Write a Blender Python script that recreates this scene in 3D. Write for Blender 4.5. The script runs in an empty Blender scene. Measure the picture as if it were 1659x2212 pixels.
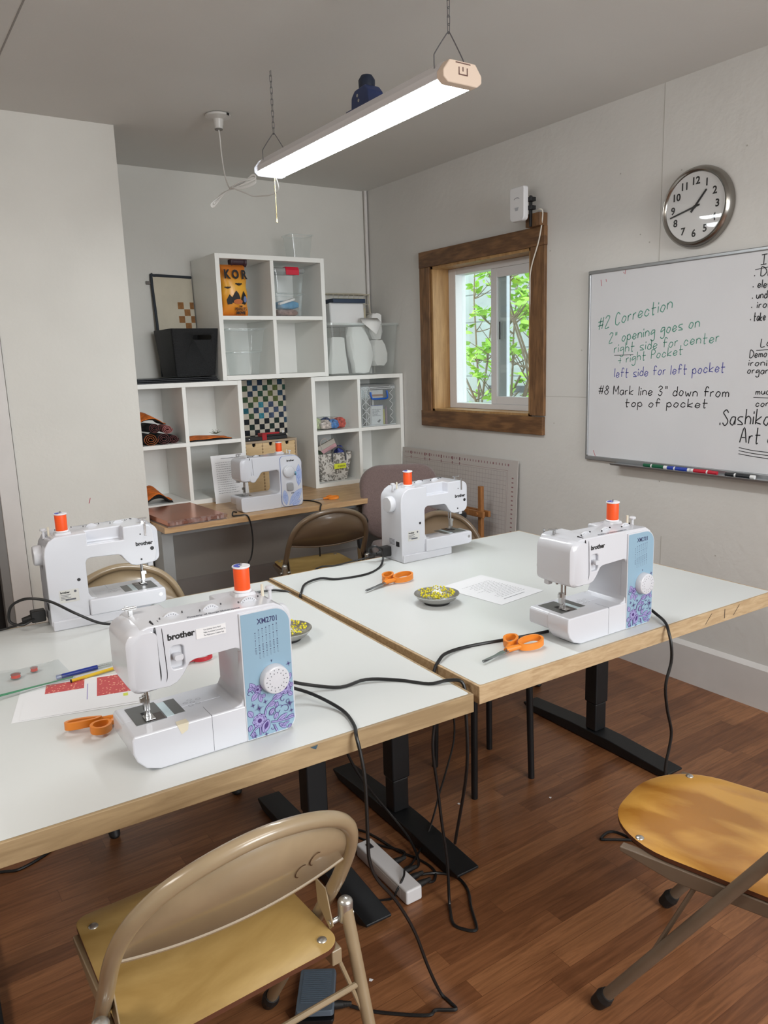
import bpy, bmesh, math, random
from math import sin, cos, pi, radians, sqrt, atan2
from mathutils import Vector, Matrix

SC = bpy.context.scene
COL = SC.collection
random.seed(7)

# ------------------------------------------------------------------ camera
YAW, PIT, ROL, FPX = 0.58905, 0.194325, 0.031574, 1660.88
fw = Vector((sin(YAW)*cos(PIT), cos(YAW)*cos(PIT), -sin(PIT)))
rt = Vector((cos(YAW), -sin(YAW), 0))
dn = fw.cross(rt)
r2 = rt*cos(ROL)+dn*sin(ROL)
d2 = dn*cos(ROL)-rt*sin(ROL)
cam_data = bpy.data.cameras.new('camera')
cam = bpy.data.objects.new('camera', cam_data)
COL.objects.link(cam)
Rm = Matrix((r2, -d2, -fw)).transposed()
cam.matrix_world = Matrix.Translation((0, 0, 1.5)) @ Rm.to_4x4()
cam_data.sensor_fit = 'HORIZONTAL'
cam_data.sensor_width = 36
cam_data.lens = 36*FPX/1659
cam_data.clip_start = 0.05
SC.camera = cam

# ------------------------------------------------------------------ colour management
SC.view_settings.view_transform = 'Standard'
SC.view_settings.look = 'None'
SC.view_settings.gamma = 1
SC.view_settings.use_curve_mapping = False
SC.view_settings.exposure = 0.44

# ------------------------------------------------------------------ sky outside the window
world = bpy.data.worlds.new('overcast_sky')
SC.world = world
world.use_nodes = True
bg = world.node_tree.nodes['Background']
bg.inputs[0].default_value = (0.86, 0.94, 1.0, 1)
bg.inputs[1].default_value = 2.5

# ------------------------------------------------------------------ lamps of the room behind the camera, plus an added daylight fill
def area(name, loc, target, sx, sy, power, col):
    l = bpy.data.lights.new(name, 'AREA')
    l.shape = 'RECTANGLE'; l.size = sx; l.size_y = sy; l.energy = power; l.color = col
    o = bpy.data.objects.new(name, l); COL.objects.link(o)
    o.location = loc
    o.rotation_euler = (Vector(target)-Vector(loc)).to_track_quat('-Z', 'Y').to_euler()
    return o
area('ceiling_lamp_rear', (1.2, -0.9, 2.52), (1.3, -0.3, 0), 1.6, 0.5, 20, (1, 0.94, 0.86))
area('ceiling_lamp_side', (-1.3, 1.3, 2.52), (-0.5, 1.5, 0), 1.2, 0.5, 20, (1, 0.93, 0.85))
area('rear_daylight_fill', (1.7, -2.7, 1.85), (0.8, 3.5, 1.7), 1.8, 1.2, 88, (0.92, 0.965, 1.0))  # added fill, placed to brighten the short wall and spare the right wall

# ------------------------------------------------------------------ material helpers
def lin(c):
    c = c/255.0
    return c/12.92 if c <= 0.04045 else ((c+0.055)/1.055)**2.4
def rgb(t): return (lin(t[0]), lin(t[1]), lin(t[2]), 1)
MATS = {}
def mat(name, c, rough=0.5, metal=0.0, noise=None, bump=None, spec=0.5, alpha=None, emit=None, coat=0, sheen=0, stretch=(1, 1, 1)):
    """noise=(scale, amount) value mottling, bump=(scale, strength)"""
    if name in MATS: return MATS[name]
    m = bpy.data.materials.new(name); m.use_nodes = True
    nt = m.node_tree; b = nt.nodes['Principled BSDF']
    b.inputs['Base Color'].default_value = rgb(c)
    b.inputs['Roughness'].default_value = rough
    b.inputs['Metallic'].default_value = metal
    b.inputs['Specular IOR Level'].default_value = spec
    if coat: b.inputs['Coat Weight'].default_value = coat; b.inputs['Coat Roughness'].default_value = 0.08
    if sheen: b.inputs['Sheen Weight'].default_value = sheen
    if emit: b.inputs['Emission Color'].default_value = rgb(emit[0]); b.inputs['Emission Strength'].default_value = emit[1]
    if noise or bump:
        tc = nt.nodes.new('ShaderNodeTexCoord'); mp = nt.nodes.new('ShaderNodeMapping')
        mp.inputs['Scale'].default_value = stretch
        nt.links.new(tc.outputs['Object'], mp.inputs[0])
    if noise:
        n = nt.nodes.new('ShaderNodeTexNoise'); n.inputs['Scale'].default_value = noise[0]; n.inputs['Detail'].default_value = 5
        nt.links.new(mp.outputs[0], n.inputs['Vector'])
        r = nt.nodes.new('ShaderNodeValToRGB')
        a = noise[1]
        lo = [max(0, v*(1-a)) for v in rgb(c)[:3]]; hi = [min(1, v*(1+a)) for v in rgb(c)[:3]]
        r.color_ramp.elements[0].color = (*lo, 1); r.color_ramp.elements[1].color = (*hi, 1)
        r.color_ramp.elements[0].position = 0.3; r.color_ramp.elements[1].position = 0.7
        nt.links.new(n.outputs[0], r.inputs[0]); nt.links.new(r.outputs[0], b.inputs['Base Color'])
    if bump:
        n2 = nt.nodes.new('ShaderNodeTexNoise'); n2.inputs['Scale'].default_value = bump[0]; n2.inputs['Detail'].default_value = 6
        nt.links.new(mp.outputs[0], n2.inputs['Vector'])
        bp = nt.nodes.new('ShaderNodeBump'); bp.inputs['Strength'].default_value = bump[1]; bp.inputs['Distance'].default_value = 0.01
        nt.links.new(n2.outputs[0], bp.inputs['Height']); nt.links.new(bp.outputs[0], b.inputs['Normal'])
    MATS[name] = m
    return m
def wood(name, c1, c2, axis=0, scale=6, rough=0.4, ring=0.0, stretch=9, coat=0, mid=None):
    """streaky grain running along one local axis; ring adds flat-sawn loops"""
    if name in MATS: return MATS[name]
    m = bpy.data.materials.new(name); m.use_nodes = True
    nt = m.node_tree; b = nt.nodes['Principled BSDF']; N = nt.nodes.new; L = nt.links.new
    b.inputs['Roughness'].default_value = rough
    if coat: b.inputs['Coat Weight'].default_value = coat; b.inputs['Coat Roughness'].default_value = 0.12
    tc = N('ShaderNodeTexCoord'); mp = N('ShaderNodeMapping')
    s = [stretch]*3; s[axis] = 1.0
    mp.inputs['Scale'].default_value = s
    L(tc.outputs['Object'], mp.inputs[0])
    n = N('ShaderNodeTexNoise'); n.inputs['Scale'].default_value = scale; n.inputs['Detail'].default_value = 8; n.inputs['Roughness'].default_value = 0.6
    n.inputs['Distortion'].default_value = 0.6
    L(mp.outputs[0], n.inputs['Vector'])
    src = n.outputs[0]
    if ring:
        mp2 = N('ShaderNodeMapping'); s2 = [2.2]*3; s2[axis] = 0.7; mp2.inputs['Scale'].default_value = s2
        L(tc.outputs['Object'], mp2.inputs[0])
        n3 = N('ShaderNodeTexNoise'); n3.inputs['Scale'].default_value = scale*0.5; n3.inputs['Detail'].default_value = 2
        L(mp2.outputs[0], n3.inputs['Vector'])
        mu = N('ShaderNodeMath'); mu.operation = 'MULTIPLY'; mu.inputs[1].default_value = 22
        L(n3.outputs[0], mu.inputs[0])
        si = N('ShaderNodeMath'); si.operation = 'SINE'; L(mu.outputs[0], si.inputs[0])
        ma = N('ShaderNodeMath'); ma.operation = 'MULTIPLY_ADD'; ma.inputs[1].default_value = ring; L(si.outputs[0], ma.inputs[0]); L(n.outputs[0], ma.inputs[2])
        src = ma.outputs[0]
    r = N('ShaderNodeValToRGB')
    r.color_ramp.elements[0].color = rgb(c1); r.color_ramp.elements[1].color = rgb(c2)
    r.color_ramp.elements[0].position = 0.32; r.color_ramp.elements[1].position = 0.68
    L(src, r.inputs[0]); L(r.outputs[0], b.inputs['Base Color'])
    MATS[name] = m
    return m
def clear(name, tint=(240, 244, 244), body=0.12, gloss=0.07, bodycol=(215, 220, 220), rough=0.08):
    """thin clear plastic or glass: see-through with a little haze and shine"""
    if name in MATS: return MATS[name]
    m = bpy.data.materials.new(name); m.use_nodes = True
    nt = m.node_tree; N = nt.nodes.new; L = nt.links.new
    nt.nodes.remove(nt.nodes['Principled BSDF'])
    out = nt.nodes['Material Output']
    t = N('ShaderNodeBsdfTransparent'); t.inputs[0].default_value = rgb(tint)
    d = N('ShaderNodeBsdfDiffuse'); d.inputs[0].default_value = rgb(bodycol)
    g = N('ShaderNodeBsdfGlossy'); g.inputs['Roughness'].default_value = rough
    tl_ = N('ShaderNodeBsdfTranslucent'); tl_.inputs[0].default_value = rgb(bodycol); md_ = N('ShaderNodeMixShader'); md_.inputs[0].default_value = 0.45
    L(d.outputs[0], md_.inputs[1]); L(tl_.outputs[0], md_.inputs[2])
    m1 = N('ShaderNodeMixShader'); m1.inputs[0].default_value = body
    m2 = N('ShaderNodeMixShader')
    lw = N('ShaderNodeLayerWeight'); lw.inputs[0].default_value = 0.35
    mr = N('ShaderNodeMath'); mr.operation = 'MULTIPLY_ADD'; mr.inputs[1].default_value = 0.10; mr.inputs[2].default_value = gloss
    L(lw.outputs['Fresnel'], mr.inputs[0]); L(mr.outputs[0], m2.inputs[0])
    L(t.outputs[0], m1.inputs[1]); L(md_.outputs[0], m1.inputs[2]); L(m1.outputs[0], m2.inputs[1]); L(g.outputs[0], m2.inputs[2])
    L(m2.outputs[0], out.inputs[0])
    MATS[name] = m
    return m

# ------------------------------------------------------------------ mesh helpers
def frame(t):
    t = t.normalized(); a = Vector((0, 0, 1)) if abs(t.z) < 0.9 else Vector((1, 0, 0))
    u = t.cross(a).normalized(); return u, t.cross(u).normalized()
def smooth_path(pts, n=6, closed=False):
    P = [Vector(p) for p in pts]; out = []; k = len(P)
    if k < 3: return P
    rng = range(k) if closed else range(k-1)
    for i in rng:
        p1, p2 = P[i], P[(i+1) % k]
        p0 = P[(i-1) % k] if (closed or i > 0) else p1*2-p2
        p3 = P[(i+2) % k] if (closed or i+2 < k) else p2*2-p1
        for j in range(n):
            t = j/n
            out.append(0.5*((2*p1)+(p2-p0)*t+(2*p0-5*p1+4*p2-p3)*t*t+(3*p1-p0-3*p2+p3)*t**3))
    if not closed: out.append(P[-1])
    return out
class MB:
    def __init__(s): s.v = []; s.f = []; s.m = []
    def add(s, vs, fs, mi=0, X=None):
        k = len(s.v)
        s.v += [tuple(X @ Vector(p)) if X else tuple(p) for p in vs]
        s.f += [[i+k for i in f] for f in fs]; s.m += [mi]*len(fs)
        return s
    def box(s, x0, x1, y0, y1, z0, z1, mi=0, X=None):
        v = [(x, y, z) for z in (z0, z1) for y in (y0, y1) for x in (x0, x1)]
        return s.add(v, [(0, 2, 3, 1), (4, 5, 7, 6), (0, 1, 5, 4), (2, 6, 7, 3), (0, 4, 6, 2), (1, 3, 7, 5)], mi, X)
    def loft(s, rings, mi=0, caps=True, X=None, closed=False):
        n = len(rings[0]); v = [p for r in rings for p in r]; f = []
        R = len(rings)
        for i in range(R if closed else R-1):
            a, b = i*n, ((i+1) % R)*n
            for j in range(n):
                f.append((a+j, a+(j+1) % n, b+(j+1) % n, b+j))
        if caps and not closed: f.append(tuple(range(n))[::-1]); f.append(tuple(range((R-1)*n, R*n)))
        return s.add(v, f, mi, X)
    def cyl(s, p0, p1, r0, r1=None, n=16, mi=0, X=None, caps=True):
        p0, p1 = Vector(p0), Vector(p1); r1 = r0 if r1 is None else r1
        u, w = frame(p1-p0)
        rg = [[p+(u*cos(2*pi*k/n)+w*sin(2*pi*k/n))*r for k in range(n)] for p, r in ((p0, r0), (p1, r1))]
        return s.loft(rg, mi, caps, X)
    def tube(s, pts, r, n=8, mi=0, closed=False, X=None, sq=1.0):
        P = [Vector(p) for p in pts]; k = len(P); T = []
        for i in range(k):
            a = P[(i-1) % k] if (closed or i > 0) else P[i]
            b = P[(i+1) % k] if (closed or i < k-1) else P[i]
            d = b-a
            T.append(d.normalized() if d.length > 1e-9 else Vector((0, 0, 1)))
        u, w = frame(T[0]); rg = []
        for i in range(k):
            u = (u-T[i]*u.dot(T[i])).normalized(); w = T[i].cross(u)
            rr = r[i] if isinstance(r, (list, tuple)) else r
            rg.append([P[i]+(u*cos(2*pi*j/n)*sq+w*sin(2*pi*j/n))*rr for j in range(n)])
        return s.loft(rg, mi, True, X, closed)
    def lathe(s, prof, c=(0, 0, 0), n=32, mi=0, X=None, axis='z'):
        rg = []
        for r, z in prof:
            ring = []
            for k in range(n):
                a = 2*pi*k/n; p = (max(r, 1e-5)*cos(a), max(r, 1e-5)*sin(a), z)
                if axis == 'y': p = (p[0], -p[2], p[1])
                elif axis == 'x': p = (p[2], p[0], p[1])
                ring.append((c[0]+p[0], c[1]+p[1], c[2]+p[2]))
            rg.append(ring)
        return s.loft(rg, mi, True, X)
    def prism(s, poly, a, b, plane='xz', mi=0, X=None):
        def P(q, d):
            return (q[0], d, q[1]) if plane == 'xz' else ((q[0], q[1], d) if plane == 'xy' else (d, q[0], q[1]))
        n = len(poly)
        v = [P(q, a) for q in poly]+[P(q, b) for q in poly]
        f = [tuple(range(n))[::-1], tuple(range(n, 2*n))]+[(i, (i+1) % n, n+(i+1) % n, n+i) for i in range(n)]
        return s.add(v, f, mi, X)
    def ball(s, c, r, n=12, m=8, mi=0, sc=(1, 1, 1), X=None):
        rg = []
        for i in range(m+1):
            t = pi*i/m
            rg.append([(c[0]+max(sin(t), 1e-4)*cos(2*pi*j/n)*r*sc[0], c[1]+max(sin(t), 1e-4)*sin(2*pi*j/n)*r*sc[1], c[2]-cos(t)*r*sc[2]) for j in range(n)])
        return s.loft(rg, mi, False, X)
    def stroke(s, pts, w, F, mi=0, closed=False):
        """flat ink line; pts 2D, F maps (u,v) to 3D"""
        P = [Vector((p[0], p[1])) for p in pts]; k = len(P); v = []
        for i in range(k):
            a = P[(i-1) % k] if (closed or i > 0) else P[i]
            b = P[(i+1) % k] if (closed or i < k-1) else P[i]
            d = (b-a); d = d.normalized() if d.length > 1e-9 else Vector((1, 0))
            nn = Vector((-d.y, d.x))*w*0.5
            v += [F(*(P[i]+nn)), F(*(P[i]-nn))]
        f = [(2*i, 2*i+1, 2*i+3, 2*i+2) for i in range(k-1)]
        if closed: f.append((2*k-2, 2*k-1, 1, 0))
        return s.add(v, f, mi)
    def poly(s, pts, F, mi=0):
        return s.add([F(*p) for p in pts], [tuple(range(len(pts)))], mi)
    def build(s, name, mats, parent=None, bevel=0, seg=2, angle=35, sub=0, loc=None, rz=0, fix=True, solid=0):
        me = bpy.data.meshes.new(name)
        me.from_pydata(s.v, [], s.f)
        if not isinstance(mats, (list, tuple)): mats = [mats]
        for m in mats: me.materials.append(m)
        me.polygons.foreach_set('material_index', s.m)
        me.update()
        if fix:
            bm = bmesh.new(); bm.from_mesh(me)
            bmesh.ops.recalc_face_normals(bm, faces=bm.faces)
            bm.to_mesh(me); bm.free()
        me.polygons.foreach_set('use_smooth', [True]*len(me.polygons))
        if not bevel: me.set_sharp_from_angle(angle=radians(angle))
        o = bpy.data.objects.new(name, me); COL.objects.link(o)
        if parent is not None: o.parent = parent
        if loc is not None: o.location = loc
        if rz: o.rotation_euler = (0, 0, rz)
        if solid:
            md = o.modifiers.new('solid', 'SOLIDIFY'); md.thickness = solid; md.offset = 0
        if bevel:
            md = o.modifiers.new('bevel', 'BEVEL'); md.width = bevel; md.segments = seg; md.limit_method = 'ANGLE'
            md.angle_limit = radians(30); md.harden_normals = True
        if sub:
            md = o.modifiers.new('sub', 'SUBSURF'); md.levels = sub; md.render_levels = sub
        return o
def tag(o, label, cat, group=None, kind=None):
    o['label'] = label; o['category'] = cat
    if group: o['group'] = group
    if kind: o['kind'] = kind
    return o
def thing(name, label, cat, loc=(0, 0, 0), rz=0, group=None):
    o = bpy.data.objects.new(name, None); COL.objects.link(o)
    o.empty_display_size = 0.05
    o.location = loc; o.rotation_euler = (0, 0, rz)
    return tag(o, label, cat, group)
def struct(o, label=None):
    o['kind'] = 'structure'
    if label: o['label'] = label
    return o
def dup(o, loc=None, rz=None, label=None, parent=None):
    c = o.copy(); COL.objects.link(c)
    if parent is not None: c.parent = parent
    if loc is not None: c.location = loc
    if rz is not None: c.rotation_euler = (0, 0, rz)
    if label: c['label'] = label
    for ch in list(o.children): dup(ch, parent=c)
    return c
def cut(o, mb):
    """subtract a shape from a finished part"""
    c = mb.build('cutter', [], o.parent)
    md = o.modifiers.new('cut', 'BOOLEAN'); md.operation = 'DIFFERENCE'; md.object = c; md.solver = 'EXACT'
    idx = len(o.modifiers)-1
    o.modifiers.move(idx, 0)
    keep = []
    for m in list(o.modifiers)[1:]:
        keep.append((m.type, {k: getattr(m, k) for k in ('width', 'segments', 'limit_method', 'angle_limit', 'harden_normals') if hasattr(m, k)})); o.modifiers.remove(m)
    bpy.context.view_layer.update()
    dg = bpy.context.evaluated_depsgraph_get()
    me = bpy.data.meshes.new_from_object(o.evaluated_get(dg))
    o.modifiers.clear(); o.data = me
    bpy.data.objects.remove(c)
    for t, kw in keep:
        m = o.modifiers.new(t.lower(), t)
        for k, v in kw.items(): setattr(m, k, v)
    return o
def rrect(x0, x1, y0, y1, r, n=5):
    out = []
    rr = r if isinstance(r, (list, tuple)) else [r]*4
    for (cx, cy, a0), q in zip(((x1, y1, 0), (x0, y1, 90), (x0, y0, 180), (x1, y0, 270)), rr):
        sx = 1 if cx == x1 else -1; sy = 1 if cy == y1 else -1
        ox, oy = cx-sx*q, cy-sy*q
        for k in range(n+1):
            a = radians(a0+90*k/n); out.append((ox+q*cos(a), oy+q*sin(a)))
    return out
def text(s, name, size, mat_, parent, M, off=0.0, ext=0.0001, align='LEFT', sx=1.0):
    cu = bpy.data.curves.new(name, 'FONT'); cu.body = s; cu.size = size; cu.extrude = ext; cu.offset = off; cu.align_x = align
    cu.resolution_u = 3; cu.materials.append(mat_)
    o = bpy.data.objects.new(name, cu); COL.objects.link(o)
    o.parent = parent
    o.matrix_local = M @ Matrix.Diagonal((sx, 1, 1, 1))
    return o
def basis(o, u, v):
    """matrix placing the text plane: u along the writing, v up"""
    u = Vector(u).normalized(); v = Vector(v).normalized(); w = u.cross(v)
    return Matrix.Translation(o) @ Matrix((u, v, w)).transposed().to_4x4()

# ------------------------------------------------------------------ hand-printed letters as pen strokes (x 0-4, y 0-9, baseline 3)
GLY = {'a': '36 16 04 13 23 35/36 33', 'b': '09 03/05 16 26 34 23 13 04', 'c': '35 26 16 04 13 23 34', 'd': '39 33/35 26 16 04 13 23 34',
 'e': '04 35 26 16 04 13 23 34', 'f': '38 29 18 13/06 36', 'g': '36 16 04 14 35/36 31 20 10 01', 'h': '09 03/05 16 26 35 33', 'i': '06 03/08 07',
 'k': '09 03/36 04 33', 'l': '09 03', 'm': '06 03/05 16 25 23/25 36 45 43', 'n': '06 03/05 16 26 35 33', 'o': '16 04 13 23 35 26 16',
 'p': '06 00/05 16 26 34 23 13 04', 'r': '06 03/05 16 26', 's': '36 16 05 24 33 13 03', 't': '19 13 23/06 36', 'u': '06 04 13 23 35/36 33',
 'v': '06 13 26', 'w': '06 13 25 33 46', 'z': '06 36 03 33', 'C': '38 29 19 07 04 13 23 34', 'S': '38 29 19 08 17 26 35 34 23 13 04',
 'A': '03 29 43/15 35', 'M': '03 09 25 49 43', 'P': '03 09/09 29 38 37 26 06', 'D': '03 09 29 47 45 23 03', 'I': '19 13/09 29/03 23',
 'L': '09 03 33', '#': '13 29/33 49/05 45/07 47', '2': '08 19 29 38 03 33', '3': '08 19 29 38 16 35 23 13 04', '8': '29 18 17 35 34 23 13 04 05 37 38 29',
 '"': '19 17/29 27', '+': '05 35/27 23', '=': '04 34/06 36', 'R': '03 09/09 29 38 26 06/16 33', 'B': '03 09/09 29 38 26 06/26 35 23 03',
 'N': '03 09 33 39', 'O': '19 06 04 13 23 35 38 29 19', 'T': '09 39/29 23', '.': '13 14'}
def hand(s, F, h, w, jitter=0.25, length=None):
    """write s from (0,0) with cap height h; returns one shape per word"""
    rnd = random.Random(s); k = h/6.0; x = 0.0; words = [[]]
    for ch in s:
        if ch == ' ': x += 3.2; words.append([]); continue
        pr = [[(int(p[0]), int(p[1])-3) for p in st.split()] for st in GLY[ch].split('/')]
        wd = max(p[0] for st in pr for p in st)
        dy = rnd.uniform(-jitter, jitter)
        for st in pr: words[-1].append([(x+px, py+dy) for px, py in st])
        x += wd+1.5
    kx = k if length is None else length/max(x-1.5, 1)
    out = []
    for items in words:
        mb = MB()
        for st in items:
            q = [Vector((a*kx+b*k*0.06, b*k, 0)) for a, b in st]
            mb.stroke([(p.x, p.y) for p in smooth_path(q, 4)], w, F)
        out.append(mb)
    return out
# ================================================================== SETTING
XR, YB, ZC = 3.002, 4.593, 2.617
m_wall = mat('painted_wall', (211, 209, 203), 0.75, noise=(3, 0.03), bump=(55, 0.10))
m_wallr = mat('patched_wall_paint', (210, 208, 204), 0.7, noise=(2.2, 0.035), bump=(28, 0.22))
m_ceil = mat('ceiling_paint', (212, 211, 207), 0.85, noise=(2, 0.02), bump=(80, 0.05))
m_trim = mat('white_trim_paint', (206, 202, 199), 0.5, noise=(6, 0.04))
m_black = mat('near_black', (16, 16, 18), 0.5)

def floor_mat():
    m = bpy.data.materials.new('laminate_strip_floor'); m.use_nodes = True
    nt = m.node_tree; N = nt.nodes.new; L = nt.links.new; b = nt.nodes['Principled BSDF']
    tc = N('ShaderNodeTexCoord')
    br = N('ShaderNodeTexBrick'); br.offset = 0.37; br.offset_frequency = 2; br.squash = 0.72; br.squash_frequency = 3
    br.inputs['Scale'].default_value = 1.0; br.inputs['Brick Width'].default_value = 0.64; br.inputs['Row Height'].default_value = 0.0602
    br.inputs['Mortar Size'].default_value = 0.0006; br.inputs['Mortar Smooth'].default_value = 0.2; br.inputs['Bias'].default_value = 0.0
    br.inputs['Color1'].default_value = (0, 0, 0, 1); br.inputs['Color2'].default_value = (1, 1, 1, 1); br.inputs['Mortar'].default_value = (0.2, 0.2, 0.2, 1)
    L(tc.outputs['Object'], br.inputs['Vector'])
    r = N('ShaderNodeValToRGB'); e = r.color_ramp.elements
    e[0].color = rgb((117, 76, 49)); e[1].color = rgb((151, 104, 69))
    x = r.color_ramp.elements.new(0.5); x.color = rgb((134, 89, 58))
    L(br.outputs['Color'], r.inputs[0])
    mp = N('ShaderNodeMapping'); mp.inputs['Scale'].default_value = (1.6, 22, 1); L(tc.outputs['Object'], mp.inputs[0])
    off = N('ShaderNodeVectorMath'); off.operation = 'MULTIPLY_ADD'; off.inputs[1].default_value = (7, 7, 7)
    L(br.outputs['Color'], off.inputs[0]); L(mp.outputs[0], off.inputs[2])
    n = N('ShaderNodeTexNoise'); n.inputs['Scale'].default_value = 3.2; n.inputs['Detail'].default_value = 9; n.inputs['Roughness'].default_value = 0.65; n.inputs['Distortion'].default_value = 0.9
    L(off.outputs[0], n.inputs['Vector'])
    g = N('ShaderNodeValToRGB'); g.color_ramp.elements[0].position = 0.34; g.color_ramp.elements[1].position = 0.66
    g.color_ramp.elements[0].color = (0.62, 0.58, 0.54, 1); g.color_ramp.elements[1].color = (1.14, 1.12, 1.1, 1)
    L(n.outputs[0], g.inputs[0])
    mx = N('ShaderNodeMix'); mx.data_type = 'RGBA'; mx.blend_type = 'MULTIPLY'; mx.inputs[0].default_value = 1
    L(r.outputs[0], mx.inputs[6]); L(g.outputs[0], mx.inputs[7])
    dk = N('ShaderNodeMix'); dk.data_type = 'RGBA'; dk.blend_type = 'MULTIPLY'; dk.inputs[7].default_value = (0.6, 0.55, 0.5, 1)
    L(br.outputs['Fac'], dk.inputs[0]); L(mx.outputs[2], dk.inputs[6]); L(dk.outputs[2], b.inputs['Base Color'])
    b.inputs['Roughness'].default_value = 0.36
    return m
m_floor = floor_mat()
struct(MB().box(-3.0, XR+0.14, -3.0, YB+0.1, -0.08, 0).build('floor', m_floor))
struct(MB().box(-3.0, XR+0.14, -3.0, YB+0.1, ZC, ZC+0.1).build('ceiling', m_ceil))
struct(MB().box(1.0, XR, YB, YB+0.1, 0, ZC).build('wall_back', m_wall))
# right wall with the window hole
WY0, WY1, WZ0, WZ1 = 3.024, 3.885, 1.181, 2.054
w = MB()
w.box(XR, XR+0.14, -3.0, WY0, 0, ZC); w.box(XR, XR+0.14, WY1, YB+0.1, 0, ZC)
w.box(XR, XR+0.14, WY0, WY1, 0, WZ0); w.box(XR, XR+0.14, WY0, WY1, WZ1, ZC)
struct(w.build('wall_right', m_wallr))
# short wall that juts out at the left with a doorway beyond its trim
w = MB()
w.box(0.56, 1.152, 3.894, YB, 0, ZC); w.box(-3.0, 0.44, 3.894, 3.99, 2.03, ZC); w.box(-3.0, -0.45, 3.894, 3.99, 0, 2.03)
w.box(0.44, 0.56, 3.905, YB, 0, ZC)
struct(w.build('wall_left', m_wall))
struct(MB().box(-3.0, -2.9, -3.0, 3.894, 0, ZC).build('wall_side', m_wall))
struct(MB().box(-3.0, XR, -3.1, -3.0, 0, ZC).build('wall_rear', m_wall))
d = MB().box(0.476, 0.556, 3.878, 3.907, 0, 2.11).box(-0.53, 0.556, 3.878, 3.907, 2.03, 2.11)
struct(d.build('trim_1', m_trim, bevel=0.003))
door = MB().box(-0.45, 0.44, 3.95, 3.99, 0, 2.03).build('dark_opening_1', m_black); struct(door)  # near-black slab for the open doorway; the dark beyond is in its colour
dj = MB().box(0.438, 0.478, 3.884, 3.95, 0, 2.03).build('door_jamb', mat('grey_door_jamb', (128, 126, 124), 0.6), door)
# corner conduit, ceiling seam, baseboards
struct(MB().cyl((2.985, 4.575, 1.415), (2.985, 4.575, ZC), 0.012, n=14).build('trim_2', m_trim))
struct(MB().box(0.577, 0.582, -3.0, 3.894, ZC-0.0015, ZC).build('trim_3', mat('ceiling_joint', (150, 147, 143), 0.8)))
b = MB().box(XR-0.019, XR, -3.0, YB, 0, 0.175); b.prism([(XR-0.019, 0.175), (XR, 0.175), (XR, 0.193), (XR-0.006, 0.19)], -3.0, YB)
struct(b.build('baseboard_right', m_trim))
b = MB().box(1.152, XR-0.02, YB-0.019, YB, 0, 0.175); b.prism([(YB-0.019, 0.175), (YB, 0.175), (YB, 0.193), (YB-0.006, 0.19)], 1.152, XR-0.02, plane='yz')
struct(b.build('baseboard_back', m_trim))
# wall seams (joints of the wall panels) and old nail holes
s = MB()
s.box(XR-0.0008, XR+0.001, 2.178, 2.1805, 0.20, 0.66); s.box(XR-0.0008, XR+0.001, 2.245, 2.2475, 1.83, ZC)
s.box(XR-0.0008, XR+0.001, 2.62, 2.93, 1.288, 1.2905)
for y, z in ((2.68, 1.52), (2.86, 1.15), (2.35, 2.02), (2.3, 1.98), (1.9, 0.62), (2.2, 0.915), (2.9, 2.02), (2.15, 2.25), (1.86, 2.28), (2.47, 2.3)):
    s.cyl((XR-0.001, y, z), (XR, y, z), 0.0035, n=8)
struct(s.build('trim_4', mat('dark_wall_joint', (176, 172, 165), 0.8)))

# red crayon tick on the short wall
struct(MB().add([(0.862, 3.8935, 0.858), (0.866, 3.8935, 0.858), (0.874, 3.8935, 0.884), (0.871, 3.8935, 0.884)], [(0, 1, 2, 3)]).build('trim_6', mat('red_crayon', (170, 60, 80), 0.7), fix=False))
# ---- window: oak casing and jamb, white vinyl slider
m_oak = wood('stained_oak_casing', (96, 66, 40), (133, 96, 61), axis=2, scale=9, rough=0.45, ring=0.10)
m_oakh = wood('stained_oak_head', (94, 64, 39), (130, 93, 58), axis=1, scale=9, rough=0.45, ring=0.14)
m_jamb = wood('light_oak_jamb', (150, 112, 68), (183, 144, 95), axis=2, scale=4, rough=0.5)
m_vinyl = mat('white_vinyl', (226, 226, 228), 0.35)
m_glass = clear('window_glass', (248, 252, 250), 0.012, 0.04, rough=0.02)
win = bpy.data.objects.new('window_1', None); COL.objects.link(win); win.location = (0, 0, 0); struct(win, 'sliding window with oak casing in the right wall')
cx0, cx1 = XR-0.02, XR
fr = MB().box(cx0, cx1, 3.889, 3.987, 1.178, 2.052).box(cx0, cx1, 2.92, 3.022, 1.186, 2.052)
fr.build('side_casing', m_oak, win, bevel=0.002)
fr = MB().box(cx0-0.003, cx1, 2.918, 3.987, 2.052, 2.146).box(cx0-0.003, cx1, 2.924, 3.99, 1.084, 1.180)
fr.build('head_casing', m_oakh, win, bevel=0.002)
j = MB().box(XR-0.008, XR+0.14, 3.868, 3.885, WZ0, WZ1).box(XR-0.008, XR+0.14, WY0, 3.041, WZ0, WZ1)
j.box(XR-0.008, XR+0.14, WY0, WY1, 2.037, WZ1).box(XR-0.008, XR+0.14, WY0, WY1, WZ0, 1.194)
j.build('jamb_liner', m_jamb, win)
f = MB()
fx0, fx1 = 3.118, 3.20
f.box(fx0, fx1, 3.80, 3.868, 1.194, 2.037).box(fx0, fx1, 3.041, 3.075, 1.194, 2.037).box(fx0, fx1, 3.075, 3.80, 2.0, 2.037).box(fx0, fx1, 3.075, 3.80, 1.194, 1.226)
f.build('vinyl_frame', m_vinyl, win, bevel=0.003)
fs = MB()
sx0, sx1 = 3.124, 3.152
fs.box(sx0, sx1, 3.435, 3.485, 1.226, 2.0).box(sx0, sx1, 3.041, 3.085, 1.226, 2.0).box(sx0, sx1, 3.085, 3.435, 1.95, 2.0).box(sx0, sx1, 3.085, 3.435, 1.226, 1.272)
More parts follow.
